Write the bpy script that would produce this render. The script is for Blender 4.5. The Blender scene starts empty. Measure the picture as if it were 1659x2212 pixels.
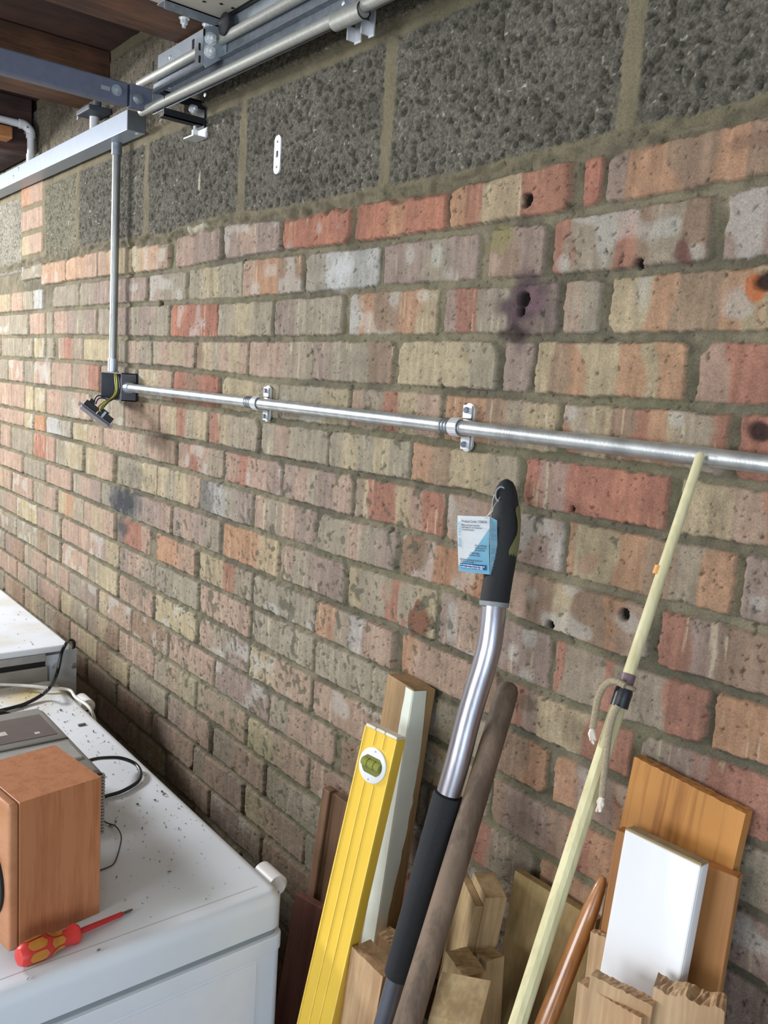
import bpy, bmesh, math, random
import numpy as np
from mathutils import Vector, Matrix
random.seed(7)
C = bpy.context.scene
# ---------------------------------------------------------------- camera, light, exposure
H0 = 1.693                       # height of the level bed joint above the floor
FPX, YAW, PITCH, ROLL, DIST, CZ = 1846.37, 0.8841, -0.1480, 0.0660, 0.8541, -0.0726
CX, CY = 829.5, 1106.0
f_ = Vector((-math.sin(YAW)*math.cos(PITCH), math.cos(YAW)*math.cos(PITCH), math.sin(PITCH)))
r0 = f_.cross(Vector((0, 0, 1))).normalized()
u0 = r0.cross(f_)
r_ = r0*math.cos(ROLL)+u0*math.sin(ROLL)
u_ = -r0*math.sin(ROLL)+u0*math.cos(ROLL)
CAM = Vector((0, -DIST, CZ))
cam_data = bpy.data.cameras.new('camera')
cam = bpy.data.objects.new('camera', cam_data)
C.collection.objects.link(cam)
M4 = Matrix((r_, u_, -f_)).transposed().to_4x4()
M4.translation = CAM+Vector((0, 0, H0))
cam.matrix_world = M4
cam_data.sensor_fit = 'VERTICAL'
cam_data.sensor_height = 24.0
cam_data.lens = 24.0*FPX/2212.0
cam_data.clip_start = 0.02
C.camera = cam
C.view_settings.view_transform = 'Standard'
C.view_settings.look = 'None'
C.view_settings.gamma = 1.0
C.view_settings.exposure = 0.66

world = bpy.data.worlds.new('world')
C.world = world
world.use_nodes = True
world.node_tree.nodes['Background'].inputs[0].default_value = (0.62, 0.78, 1.0, 1)
world.node_tree.nodes['Background'].inputs[1].default_value = 1.0

def area(name, loc, target, sx, sy, power, col):
    l = bpy.data.lights.new(name, 'AREA')
    l.shape = 'RECTANGLE'; l.size = sx; l.size_y = sy; l.energy = power; l.color = col
    o = bpy.data.objects.new(name, l)
    C.collection.objects.link(o)
    o.location = loc
    o.rotation_euler = (Vector(target)-Vector(loc)).to_track_quat('-Z', 'Y').to_euler()
    return o
# ceiling lamp towards the far end of the garage
area('far_lamp', (-3.75, -1.45, H0+0.48), (-1.2, -0.2, H0-0.45), 0.75, 0.35, 66, (0.98, 0.985, 1.0))
# added unseen fill light from the opposite side of the garage
area('side_fill', (-0.9, -3.15, H0-0.15), (-0.9, 0, H0-0.45), 1.8, 0.9, 40, (0.91, 0.955, 1.0))
# daylight through the open garage door behind the photographer
area('door_daylight', (2.2, -2.35, 1.2), (-1.0, -0.6, 1.0), 1.5, 1.7, 30, (0.74, 0.87, 1.0))

# ---------------------------------------------------------------- pixel -> point helpers
def ray(px, py):
    return r_*((px-CX)/FPX)-u_*((py-CY)/FPX)+f_
def yp(px, py, Y):               # point of the photo on the plane at distance -Y from the brick wall
    d = ray(px, py); return CAM+d*((Y-CAM.y)/d.y)
def zp(px, py, Z):
    d = ray(px, py); return CAM+d*((Z-CAM.z)/d.z)
def xp(px, py, X):
    d = ray(px, py); return CAM+d*((X-CAM.x)/d.x)
def lp(px, py, y0, z0, b):       # on a plane leaning against the wall: Y = -(y0 + b (z0 - Z))
    d = ray(px, py)
    t = (-(y0+b*z0)+b*CAM.z-CAM.y)/(d.y-b*d.z)
    return CAM+d*t
def wallX(px, Z):                # X on the wall face for image column px at height Z
    U = px-CX; dz = Z-CZ
    return (-(DIST*r_.y+dz*r_.z)*FPX+U*(DIST*f_.y+dz*f_.z))/(r_.x*FPX-U*f_.x)

# ---------------------------------------------------------------- materials
def s2l(c):
    return tuple((x/255/12.92) if x/255 <= 0.04045 else ((x/255+0.055)/1.055)**2.4 for x in c)
def rgba(c): return s2l(c)+(1,)
MATS = {}
def newmat(name):
    m = bpy.data.materials.new(name); m.use_nodes = True
    nt = m.node_tree; return m, nt, nt.nodes['Principled BSDF']
def nd(nt, typ, **kw):
    n = nt.nodes.new(typ)
    for k, v in kw.items(): setattr(n, k, v)
    return n
def mat(name, col, rough=0.5, metal=0.0, var=0.12, scale=40.0, bump=0.0, bscale=200.0, stretch=(1, 1, 1), coat=0.0, trans=0.0):
    if name in MATS: return MATS[name]
    m, nt, b = newmat(name); L = nt.links
    tc = nd(nt, 'ShaderNodeTexCoord'); mp = nd(nt, 'ShaderNodeMapping')
    mp.inputs['Scale'].default_value = stretch
    L.new(tc.outputs['Object'], mp.inputs['Vector'])
    no = nd(nt, 'ShaderNodeTexNoise'); no.inputs['Scale'].default_value = scale; no.inputs['Detail'].default_value = 5
    L.new(mp.outputs[0], no.inputs['Vector'])
    cr = nd(nt, 'ShaderNodeValToRGB')
    cr.color_ramp.elements[0].position = 0.25; cr.color_ramp.elements[1].position = 0.75
    c = s2l(col)
    cr.color_ramp.elements[0].color = tuple(x*(1-var) for x in c)+(1,)
    cr.color_ramp.elements[1].color = tuple(min(1, x*(1+var)) for x in c)+(1,)
    L.new(no.outputs[0], cr.inputs[0]); L.new(cr.outputs[0], b.inputs['Base Color'])
    b.inputs['Roughness'].default_value = rough; b.inputs['Metallic'].default_value = metal
    if coat: b.inputs['Coat Weight'].default_value = coat; b.inputs['Coat Roughness'].default_value = 0.15
    if trans: b.inputs['Transmission Weight'].default_value = trans
    if bump:
        n2 = nd(nt, 'ShaderNodeTexNoise'); n2.inputs['Scale'].default_value = bscale; n2.inputs['Detail'].default_value = 4
        L.new(mp.outputs[0], n2.inputs['Vector'])
        bp = nd(nt, 'ShaderNodeBump'); bp.inputs['Strength'].default_value = bump; bp.inputs['Distance'].default_value = 0.001
        L.new(n2.outputs[0], bp.inputs['Height']); L.new(bp.outputs[0], b.inputs['Normal'])
    MATS[name] = m
    return m
def wood(name, light, dark, rough=0.65, scale=30.0, along=18.0, knots=True, coat=0.0, axis=2, dirt=0.25, lines=220.0, contrast=0.5):
    if name in MATS: return MATS[name]
    m, nt, b = newmat(name); L = nt.links
    tc = nd(nt, 'ShaderNodeTexCoord'); mp = nd(nt, 'ShaderNodeMapping')
    s = [1, 1, 1]; s[axis] = 1/along
    mp.inputs['Scale'].default_value = s
    L.new(tc.outputs['Object'], mp.inputs['Vector'])
    n1 = nd(nt, 'ShaderNodeTexNoise'); n1.inputs['Scale'].default_value = scale; n1.inputs['Detail'].default_value = 3; n1.inputs['Distortion'].default_value = 0.6
    n2 = nd(nt, 'ShaderNodeTexNoise'); n2.inputs['Scale'].default_value = lines; n2.inputs['Detail'].default_value = 6
    for n in (n1, n2): L.new(mp.outputs[0], n.inputs['Vector'])
    mx = nd(nt, 'ShaderNodeMath', operation='MULTIPLY_ADD'); mx.inputs[1].default_value = contrast
    L.new(n2.outputs[0], mx.inputs[0]); L.new(n1.outputs[0], mx.inputs[2])
    cr = nd(nt, 'ShaderNodeValToRGB')
    cr.color_ramp.elements[0].position = 0.5+contrast*0.18; cr.color_ramp.elements[1].position = 0.62+contrast*0.5
    cr.color_ramp.elements[0].color = rgba(dark); cr.color_ramp.elements[1].color = rgba(light)
    L.new(mx.outputs[0], cr.inputs[0])
    n3 = nd(nt, 'ShaderNodeTexNoise'); n3.inputs['Scale'].default_value = 14; n3.inputs['Detail'].default_value = 8
    L.new(tc.outputs['Object'], n3.inputs['Vector'])
    c3 = nd(nt, 'ShaderNodeValToRGB'); c3.color_ramp.elements[0].position = 0.3; c3.color_ramp.elements[1].position = 0.62
    c3.color_ramp.elements[0].color = (1-dirt, 1-dirt, 1-dirt, 1); c3.color_ramp.elements[1].color = (1, 1, 1, 1)
    L.new(n3.outputs[0], c3.inputs[0])
    mu = nd(nt, 'ShaderNodeMix', data_type='RGBA', blend_type='MULTIPLY'); mu.inputs[0].default_value = 1
    L.new(cr.outputs[0], mu.inputs[6]); L.new(c3.outputs[0], mu.inputs[7])
    L.new(mu.outputs[2], b.inputs['Base Color'])
    b.inputs['Roughness'].default_value = rough
    if coat: b.inputs['Coat Weight'].default_value = coat; b.inputs['Coat Roughness'].default_value = 0.12
    bp = nd(nt, 'ShaderNodeBump'); bp.inputs['Strength'].default_value = 0.25; bp.inputs['Distance'].default_value = 0.0006
    L.new(n2.outputs[0], bp.inputs['Height']); L.new(bp.outputs[0], b.inputs['Normal'])
    MATS[name] = m
    return m

galv = mat('galvanised', (176, 184, 192), 0.34, 0.6, 0.10, 60, 0.25, 300)
galv_dull = mat('galvanised_dull', (136, 142, 150), 0.45, 0.6, 0.22, 90, 0.3, 400)
galv_white = mat('zinc_tube', (160, 160, 154), 0.55, 0.35, 0.12, 120, 0.3, 500)
zinc = mat('bright_zinc', (228, 230, 232), 0.32, 0.55, 0.08, 100)
trunk_m = mat('trunking_metal', (166, 176, 190), 0.36, 0.2, 0.05, 30, 0.1, 300)
steel_dark = mat('primed_steel', (104, 110, 128), 0.5, 0.25, 0.10, 60, 0.2, 500)
box_grey = mat('grey_enamel', (96, 98, 106), 0.42, 0.2, 0.08, 80, 0.15, 500)
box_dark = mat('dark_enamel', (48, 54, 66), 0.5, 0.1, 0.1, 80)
black_rub = mat('black_rubber', (24, 26, 30), 0.75, 0, 0.15, 200, 0.5, 900)
foam = mat('black_foam', (34, 36, 40), 0.9, 0, 0.2, 400, 0.8, 1500)
black_pl = mat('black_plastic', (22, 22, 24), 0.35, 0, 0.1, 50)
white_en = mat('white_enamel', (222, 228, 237), 0.28, 0, 0.03, 8, 0.03, 60)
white_pl = mat('white_plastic', (222, 222, 224), 0.4, 0, 0.04, 30)
grey_pl = mat('grey_plastic', (138, 138, 136), 0.42, 0, 0.06, 30)
seal_grey = mat('seal_grey', (140, 148, 152), 0.6, 0, 0.05, 30)
alu = mat('aluminium', (176, 174, 182), 0.33, 1.0, 0.12, 25, 0.15, 300, (1, 1, 0.15))
yellow = mat('level_yellow', (226, 188, 66), 0.38, 0, 0.03, 20)
panel_w = mat('door_panel_paint', (196, 190, 176), 0.5, 0.1, 0.05, 20)

# ---------------------------------------------------------------- object helpers
W = {}
def tag(o, label=None, cat=None, group=None, kind=None):
    if label: o['label'] = label
    if cat: o['category'] = cat
    if group: o['group'] = group
    if kind: o['kind'] = kind
    return o
def thing(name, label, cat, loc=(0, 0, 0), group=None, frame=None):
    o = bpy.data.objects.new(name, None); C.collection.objects.link(o)
    o.empty_display_size = 0.05
    m = frame.copy() if frame is not None else Matrix.Translation(Vector(loc)+Vector((0, 0, H0)))
    o.matrix_basis = m; W[o.name] = m
    return tag(o, label, cat, group)
def obj(name, bm, m, parent=None, frame=None, smooth=False, mats=None):
    """verts are in room coordinates (heights relative to H0) unless a frame is given"""
    me = bpy.data.meshes.new(name)
    if frame is None:
        if len(bm.verts):
            lo = Vector([min(v.co[i] for v in bm.verts) for i in range(3)]); hi = Vector([max(v.co[i] for v in bm.verts) for i in range(3)])
            org = Vector(((lo.x+hi.x)/2, (lo.y+hi.y)/2, lo.z))
        else: org = Vector()
        for v in bm.verts: v.co -= org
        fr = Matrix.Translation(org+Vector((0, 0, H0)))
    else: fr = frame.copy()
    bmesh.ops.recalc_face_normals(bm, faces=bm.faces)
    if smooth:
        for f in bm.faces: f.smooth = True
    bm.to_mesh(me); bm.free()
    if smooth == 'auto' or smooth is True:
        try: me.set_sharp_from_angle(angle=math.radians(38))
        except Exception: pass
    for mm in ([m] if mats is None else mats): me.materials.append(mm)
    o = bpy.data.objects.new(name, me); C.collection.objects.link(o)
    if parent is not None:
        o.parent = parent; o.matrix_parent_inverse = W[parent.name].inverted()
    o.matrix_basis = fr; W[o.name] = fr
    return o
def BM(): return bmesh.new()
def bbox(bm, x0, x1, y0, y1, z0, z1, bev=0.0, seg=2, mi=0):
    vs = [bm.verts.new((x, y, z)) for z in (z0, z1) for y in (y0, y1) for x in (x0, x1)]
    fs = [bm.faces.new([vs[i] for i in q]) for q in ((0, 2, 3, 1), (4, 5, 7, 6), (0, 1, 5, 4), (2, 6, 7, 3), (0, 4, 6, 2), (1, 3, 7, 5))]
    for f in fs: f.material_index = mi
    if bev:
        es = {e for f in fs for e in f.edges}
        bmesh.ops.bevel(bm, geom=list(es), offset=bev, segments=seg, affect='EDGES', profile=0.5)
    return bm
def box(*a, **k): return bbox(BM(), *a, **k)
def tube(bm, pts, rad, seg=14, cap=True, sx=1.0, up=None, mi=0):
    """tube along pts; rad scalar or list; sx scales the section along `up` side"""
    pts = [Vector(p) for p in pts]; n = len(pts)
    rads = rad if isinstance(rad, (list, tuple)) else [rad]*n
    rings = []; prev = None
    for i, p in enumerate(pts):
        t = (pts[min(i+1, n-1)]-pts[max(i-1, 0)]).normalized()
        if prev is None:
            a = Vector(up) if up is not None else (Vector((0, 0, 1)) if abs(t.z) < 0.9 else Vector((1, 0, 0)))
            s = (a-t*a.dot(t)).normalized()
        else: s = (prev-t*prev.dot(t)).normalized()
        prev = s; q = t.cross(s)
        rings.append([bm.verts.new(p+(s*math.cos(2*math.pi*k/seg)*sx+q*math.sin(2*math.pi*k/seg))*rads[i]) for k in range(seg)])
    for a, b in zip(rings, rings[1:]):
        for k in range(seg):
            f = bm.faces.new((a[k], a[(k+1) % seg], b[(k+1) % seg], b[k])); f.material_index = mi
    if cap:
        bm.faces.new(rings[0][::-1]).material_index = mi; bm.faces.new(rings[-1]).material_index = mi
    return bm
def spline(pts, n=8):
    P = [Vector(p) for p in pts]; P = [P[0]*2-P[1]]+P+[P[-1]*2-P[-2]]; out = []
    for i in range(1, len(P)-2):
        for k in range(n):
            t = k/n; a, b, c, d = P[i-1:i+3]
            out.append(0.5*((2*b)+(c-a)*t+(2*a-5*b+4*c-d)*t*t+(3*b-a-3*c+d)*t**3))
    out.append(P[-2]); return out
def cyl(p0, p1, r, seg=20, bm=None): return tube(bm or BM(), [p0, p1], r, seg)
def torus(bm, c, ax, R, r, seg=28, s2=8, sq=(1, 1), a0=0, a1=2*math.pi, up=(0, 0, 1)):
    ax = Vector(ax).normalized(); u = Vector(up); u = (u-ax*u.dot(ax)).normalized(); v = ax.cross(u)
    full = abs(a1-a0-2*math.pi) < 1e-6; n = seg if full else seg+1; rings = []
    for i in range(n):
        a = a0+(a1-a0)*i/seg; d = u*math.cos(a)*sq[0]+v*math.sin(a)*sq[1]; p = Vector(c)+d*R; dn = d.normalized()
        rings.append([bm.verts.new(p+(dn*math.cos(2*math.pi*k/s2)+ax*math.sin(2*math.pi*k/s2))*r) for k in range(s2)])
    for i in range(n if full else n-1):
        A, B = rings[i], rings[(i+1) % n]
        for k in range(s2): bm.faces.new((A[k], A[(k+1) % s2], B[(k+1) % s2], B[k]))
    if not full: bm.faces.new(rings[0]); bm.faces.new(rings[-1][::-1])
    return bm
def prism(bm, poly, ext, mi=0):
    ext = Vector(ext); a = [bm.verts.new(Vector(p)) for p in poly]; b = [bm.verts.new(Vector(p)+ext) for p in poly]; n = len(a)
    fs = [bm.faces.new(a), bm.faces.new(b[::-1])]+[bm.faces.new((a[i], b[i], b[(i+1) % n], a[(i+1) % n])) for i in range(n)]
    for f in fs: f.material_index = mi
    return bm
def hexnut(c, ax, r, h, dome=True):
    bm = BM(); ax = Vector(ax).normalized(); c = Vector(c)
    tube(bm, [c, c+ax*0.0012], r*1.45, 24)
    tube(bm, [c+ax*0.0012, c+ax*h], r, 6)
    if dome: tube(bm, [c+ax*h, c+ax*(h*1.6)], r*0.55, 12)
    return bm
def screwhead(c, ax, r, h=0.002):
    bm = BM(); ax = Vector(ax).normalized(); c = Vector(c)
    tube(bm, [c, c+ax*h*0.6, c+ax*h], [r, r*0.85, r*0.4], 16); return bm

# ================================================================ THE SETTING
# ---- brick and block wall, a relief mesh
def vn(x, z, sx, sz, seed):
    rs = np.random.RandomState(seed)
    gx = x/sx; gz = z/sz
    ix = np.floor(gx).astype(np.int64); iz = np.floor(gz).astype(np.int64)
    T = rs.rand(512, 512)
    fx = gx-ix; fz = gz-iz; fx = fx*fx*(3-2*fx); fz = fz*fz*(3-2*fz)
    i0 = ix & 511; i1 = (ix+1) & 511; j0 = iz & 511; j1 = (iz+1) & 511
    return (T[i0, j0]*(1-fx)+T[i1, j0]*fx)*(1-fz)+(T[i0, j1]*(1-fx)+T[i1, j1]*fx)*fz
def sstep(a, b, x):
    t = np.clip((x-a)/(b-a), 0, 1); return t*t*(3-2*t)
BEDS = {-3: [(93, 566), (147, 556), (216, 538), (290, 526), (368, 520), (381, 509), (486, 482), (617, 468), (767, 437), (970, 404), (1237, 339), (1312, 322), (1384, 306), (1500, 283), (1659, 240)],
 -2: [(1384, 438), (1659, 391), (1222, 467), (1006, 499), (753, 534), (536, 557), (405, 580), (169, 609)],
 -1: [(135, 668), (320, 655), (511, 649), (645, 639), (862, 621), (1006, 613), (1095, 610), (1350, 592), (1601, 569)],
 0: [(135, 726), (337, 731), (506, 734), (790, 730), (1042, 728), (1095, 732), (1565, 729)],
 1: [(135, 780), (371, 795), (572, 822), (825, 838), (1042, 850), (1167, 861), (1638, 888)],
 2: [(337, 867), (540, 898), (608, 912), (861, 944), (1167, 985), (1348, 1007), (1659, 1054)],
 3: [(135, 904), (337, 938), (572, 988), (825, 1035), (1006, 1067), (1167, 1108), (1420, 1155), (1659, 1199)],
 4: [(202, 965), (371, 1009), (500, 1049), (717, 1111), (898, 1154), (1095, 1218), (1276, 1268), (1659, 1366)],
 5: [(202, 1033), (405, 1097), (536, 1143), (753, 1216), (970, 1277), (1131, 1348), (1312, 1417), (1659, 1518)],
 6: [(236, 1100), (405, 1174), (572, 1245), (753, 1317), (898, 1375), (1204, 1511), (1348, 1565), (1659, 1670)],
 7: [(1131, 1590), (1240, 1641)]}
# per course: (left px, right px, colour bands)
ROWS = {
 -2: [(93, 145, 'aa'), (147, 213, 'aap'), (216, 288, 'pay'), (290, 368, 'yap'), (382, 479, 'pm'), (486, 608, 'mpm'), (618, 761, 'srsr'), (776, 970, 'rsors'), (979, 1237, 'oryyrr'), (1262, 1301, 'r'), (1314, 1700, 'moobbob')],
 -1: [(25, 49, 'p'), (51, 73, 'g'), (74, 93, 'w'), (118, 170, 'g'), (174, 246, 'gm'), (249, 317, 'm'), (322, 402, 'mg'), (410, 520, 'gyg'), (525, 655, 'pob'), (661, 818, 'gww'), (831, 1033, 'mmgm'), (1058, 1182, 'pbmm'), (1200, 1533, 'rggrbgb'), (1565, 1900, 'mmr')],
 0: [(22, 61, 'g'), (64, 96, 'p'), (99, 112, 'g'), (116, 145, 'p'), (148, 209, 'mgm'), (213, 285, 'gm'), (286, 366, 'gmg'), (369, 469, 'srr'), (473, 590, 'gyg'), (595, 740, 'mgg'), (754, 943, 'wobboy'), (962, 1204, 'mrggqq'), (1220, 1297, 'pgg'), (1320, 1700, 'yyobboy')],
 1: [(3, 47, 'g'), (49, 71, 'g'), (74, 96, 'y'), (101, 116, 'g'), (125, 179, 'prg'), (182, 256, 'yy'), (258, 327, 'gpg'), (332, 422, 'gpyp'), (425, 536, 'bygpyp'), (538, 673, 'ppg'), (677, 849, 'mggb'), (861, 1075, 'yyyg'), (1088, 1149, 'mm'), (1160, 1481, 'yboyyoyo'), (1507, 1900, 'prrrp')],
 2: [(0, 18, 'g'), (20, 51, 'p'), (53, 72, 'g'), (75, 108, 'p'), (111, 155, 'p'), (157, 216, 'gpr'), (219, 294, 'pg'), (298, 372, 'yyp'), (374, 472, 'rbr'), (478, 600, 'yyg'), (604, 751, 'ggy'), (757, 948, 'pgryp'), (959, 1205, 'oobgy'), (1218, 1571, 'rgybroygr'), (1598, 1990, 'rrp')],
 3: [(25, 50, 'p'), (53, 71, 'y'), (74, 99, 'y'), (101, 135, 'p'), (137, 197, 'gp'), (199, 266, 'pgg'), (270, 344, 'pbb'), (348, 447, 'pyrgy'), (451, 559, 'rygg'), (568, 709, 'gpgg'), (712, 889, 'gygyg'), (893, 1119, 'obyyg'), (1135, 1443, 'rmrrsr'), (1468, 1800, 'yyprr')],
 4: [(0, 23, 'p'), (25, 50, 'p'), (54, 72, 'y'), (74, 98, 'o'), (101, 155, 'wwg'), (159, 219, 'yyp'), (223, 294, 'pp'), (297, 380, 'gpb'), (385, 484, 'prpg'), (487, 608, 'prpm'), (614, 760, 'mpgmp'), (767, 957, 'grrypr'), (965, 1215, 'pmpppm'), (1225, 1585, 'oyyoobggo'), (1603, 1990, 'mmp')],
 5: [(0, 22, 'p'), (25, 67, 'g'), (71, 118, 'rrp'), (123, 179, 'gy'), (186, 246, 'yp'), (257, 338, 'ggy'), (341, 432, 'ygyp'), (435, 545, 'kwgm'), (549, 679, 'pgpm'), (689, 856, 'ggpgm'), (867, 1085, 'brooor'), (1102, 1400, 'pbbybbop'), (1425, 1800, 'rmbbm')],
 6: [(0, 49, 'p'), (52, 98, 'g'), (101, 154, 'p'), (157, 216, 'gpm'), (219, 290, 'gkk'), (292, 373, 'kmmp'), (376, 474, 'mpmg'), (481, 600, 'ooy'), (607, 745, 'pgmm'), (753, 939, 'yggrgy'), (949, 1186, 'mppmm'), (1198, 1530, 'rggrgggrr'), (1543, 1900, 'oob')],
 7: [(27, 71, 'p'), (74, 121, 'gp'), (125, 179, 'yog'), (182, 248, 'pyp'), (255, 324, 'krrp'), (338, 424, 'oop'), (434, 545, 'yyrg'), (549, 683, 'gggg'), (686, 855, 'oogwpp'), (866, 1075, 'opppb'), (1090, 1362, 'rmyyyrr'), (1380, 1700, 'gmrr')],
 8: [(1075, 1180, 'bbo'), (1197, 1480, 'ommoro')],
 9: [(1066, 1330, 'bmmbro')]}
CODES = {'g': (156, 147, 130), 'p': (177, 149, 132), 'm': (153, 133, 125), 'y': (182, 167, 135), 'o': (184, 135, 103), 'r': (165, 100, 84),
         's': (186, 116, 92), 'w': (182, 182, 180), 'b': (144, 117, 98), 'a': (196, 158, 130), 'k': (98, 100, 104), 'q': (104, 88, 90)}
MEAN = np.array(s2l((168, 155, 132)))
CL = {k: (np.array(s2l(v))*0.78+MEAN*0.22)*0.74 for k, v in CODES.items()}

def build_wall():
    xs = [-4.6]
    while xs[-1] < 1.6:
        X = xs[-1]
        st = 0.013 if X > 0.1 else (0.03 if X < -3.6 else 0.00195+0.0011*max(0.0, -X-0.35))
        xs.append(X+st)
    zs = [-H0]
    while zs[-1] < 0.78:
        z = zs[-1]; zs.append(z+(0.013 if z < -1.2 else (0.0021 if z < 0.52 else 0.008)))
    xs = np.array(xs); zs = np.array(zs); nx, nz = len(xs), len(zs)
    X, Z = np.meshgrid(xs, zs)
    # irregular edges
    wx = X+(vn(X, Z, 0.018, 0.018, 1)-0.5)*0.003+(vn(X, Z, 0.006, 0.006, 2)-0.5)*0.0022
    wz = Z+(vn(X, Z, 0.022, 0.016, 3)-0.5)*0.003+(vn(X, Z, 0.006, 0.006, 4)-0.5)*0.0022+(vn(X, Z, 0.5, 3.0, 5)-0.5)*0.003
    # bed joints
    dev = {}
    for k, pts in BEDS.items():
        q = sorted((yp(a, b, 0).x, yp(a, b, 0).z+0.075*k) for a, b in pts)
        q = [(a, max(-0.014, min(0.014, b))) for a, b in q]
        dev[k] = np.interp(xs, [a for a, b in q], [b for a, b in q])
        if k == 7: dev[k] *= 0.5
    bed = lambda k: -0.075*k+(dev.get(k, 0*xs))
    fine = vn(X, Z, 0.0045, 0.0045, 6)-0.5
    med = vn(X, Z, 0.012, 0.012, 7)-0.5
    h = (vn(X, Z, 0.03, 0.02, 8)-0.5)*0.003+med*0.0016+fine*0.0012
    mort_a, mort_b = np.array(s2l((90, 85, 71))), np.array(s2l((122, 114, 94)))
    t = sstep(0.2, 0.85, vn(X, Z, 0.09, 0.05, 9)*0.6+vn(X, Z, 0.012, 0.012, 10)*0.4)[..., None]
    col = mort_a*(1-t)+mort_b*t
    green = sstep(0.55, 0.8, vn(X, Z, 0.2, 0.06, 11))[..., None]
    col = col*(1-green*0.3)+np.array(s2l((112, 110, 82)))*green*0.3
    blk = np.zeros_like(X)
    # phases for courses not listed
    ph = {1: wallX(862, -0.4875), 0: wallX(750, -0.4125)}
    rs = random.Random(3)
    FAC = 0.0045
    def brick(sl, x0, x1, zlo, zhi, code, proud=None, seed=0):
        """paint one brick into the relief; zlo/zhi arrays over all columns"""
        i0, i1 = np.searchsorted(xs, x0-0.012), np.searchsorted(xs, x1+0.012)
        if i1-i0 < 2: return
        zl, zh = zlo[i0:i1], zhi[i0:i1]
        j0, j1 = np.searchsorted(zs, zl.min()-0.01), np.searchsorted(zs, zh.max()+0.01)
        S = (slice(j0, j1), slice(i0, i1))
        x, z = wx[S], wz[S]
        rc = random.Random(seed)
        dl = x-x0+0.0012; dr = x1-x+0.0012; db = z-zl; dt = zh-z
        d = np.minimum(np.minimum(dl, dr), np.minimum(db, dt))
        # chipped corners
        for cx_, cz_ in ((dl, db), (dr, db), (dl, dt), (dr, dt)):
            c = rc.uniform(0.0, 0.005) if rc.random() < 0.8 else rc.uniform(0.006, 0.016)
            d = np.minimum(d, (cx_+cz_-c)*0.7)
        d = d+(vn(X[S], Z[S]+seed, 0.0042, 0.0042, 34)-0.5)*0.0016
        a = sstep(0.0, 0.0026, d)
        pr = FAC+rc.uniform(-0.0015, 0.003) if proud is None else proud
        tilt = rc.uniform(-0.012, 0.012); um = (x-x0)/(x1-x0)
        hb = pr+(um-0.5)*tilt*0.25+med[S]*0.0012+fine[S]*0.0006
        xr_ = X[S]*0.82+Z[S]*0.57; zr_ = -X[S]*0.57+Z[S]*0.82
        pit = vn(xr_+seed, zr_, 0.0052, 0.0052, 12)*(0.80+0.20*vn(X[S], Z[S]+seed, 0.05, 0.05, 33))
        pt = sstep(0.82, 0.90, pit)
        hb = hb-pt*0.0022
        n = len(code)
        w1 = (vn(X[S]+seed*3.1, Z[S], 0.014, 0.05, 13)-0.5)*0.030/(x1-x0)
        u = np.clip(um+w1, 0, 0.9999)*n
        bi = np.floor(u).astype(int); fu = u-bi
        pal = np.array([CL[c]*(1+rc.uniform(-0.06, 0.06)) for c in code])
        pal = pal*0.72+pal.mean(0)*0.28
        nb = np.clip(bi+1, 0, n-1)
        f = sstep(0.68, 1.0, fu)[..., None]
        c = pal[bi]*(1-f)+pal[nb]*f
        # streaks running down the face
        st = vn(X[S]+seed*1.7, Z[S], 0.0045, 0.07, 14)*0.6+vn(X[S], Z[S], 0.011, 0.14, 15)*0.4
        c = c*(0.76+0.48*st)[..., None]
        mo = vn(X[S], Z[S]+seed, 0.02, 0.02, 16)
        mo2 = vn(X[S], Z[S], 0.0065, 0.0065, 35)
        c = c*(0.80+0.20*mo+0.20*mo2)[..., None]
        if rc.random() < 0.6:   # pale lime runs
            e = sstep(0.76, 0.88, vn(X[S]+seed*0.37, Z[S], 0.006, 0.11, 17)*0.8+vn(X[S], Z[S], 0.003, 0.02, 18)*0.2)[..., None]
            c = c*(1-e*0.55)+np.array(s2l((190, 178, 148)))*e*0.55
        if rc.random() < 0.3:
            e = sstep(0.62, 0.8, vn(X[S]+seed*0.9, Z[S], 0.03, 0.03, 19))[..., None]*0.45
            c = c*(1-e)+np.array(s2l((176, 174, 166)))*e
        c = c*(1-0.45*pt[..., None])
        h[S] = h[S]*(1-a)+hb*a
        A = a[..., None]; col[S] = col[S]*(1-A)+c*A
    for c in range(-2, 24):
        zlo = bed(c)+0.0048; zhi = bed(c-1)-0.0044
        zm = -0.075*c+0.0375
        lst = []
        if c in ROWS:
            lst = [(wallX(a, zm), wallX(b, zm), code) for a, b, code in ROWS[c]]
        P = 0.225
        if lst:
            lo, hi = lst[0][0], lst[-1][1]
        else:
            lo = hi = ph[c & 1]
        while hi < 1.6:
            lst.append((hi+0.010, hi+P-0.001, ''.join(rs.choice('gpmmbrob') for _ in range(rs.choice((2, 3, 5)))))); hi += P
        while lo > -4.6:
            w = P
            if c in ROWS and c < 8 and lo < -2.95: w = rs.choice((0.225, 0.1125))
            pool = 'gggpppmyb' if lo > -2.1 or c > 7 else 'gppgpyb'
            lst.append((lo-w+0.001, lo-0.010, ''.join(rs.choice(pool) for _ in range(rs.choice((1, 2, 2, 3)))))); lo -= w
        for i, (a, b, code) in enumerate(lst):
            pr = None
            if c == -2:
                if a < wallX(93, 0.19)-0.01: continue
                if wallX(600, 0.19) < a < wallX(1250, 0.19): pr = 0.011
                elif a < wallX(300, 0.19): pr = 0.010
            if c == 6 and abs(a-wallX(292, -0.41)) < 0.03: pr = 0.010
            if c == 7 and abs(a-wallX(686, -0.4875)) < 0.03: pr = 0.011
            brick(None, a, b, zlo, zhi, code, pr, seed=c*97+i*13+5)
    # ---- concrete blocks above the bricks
    ztop = bed(-3)+0.012
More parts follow.
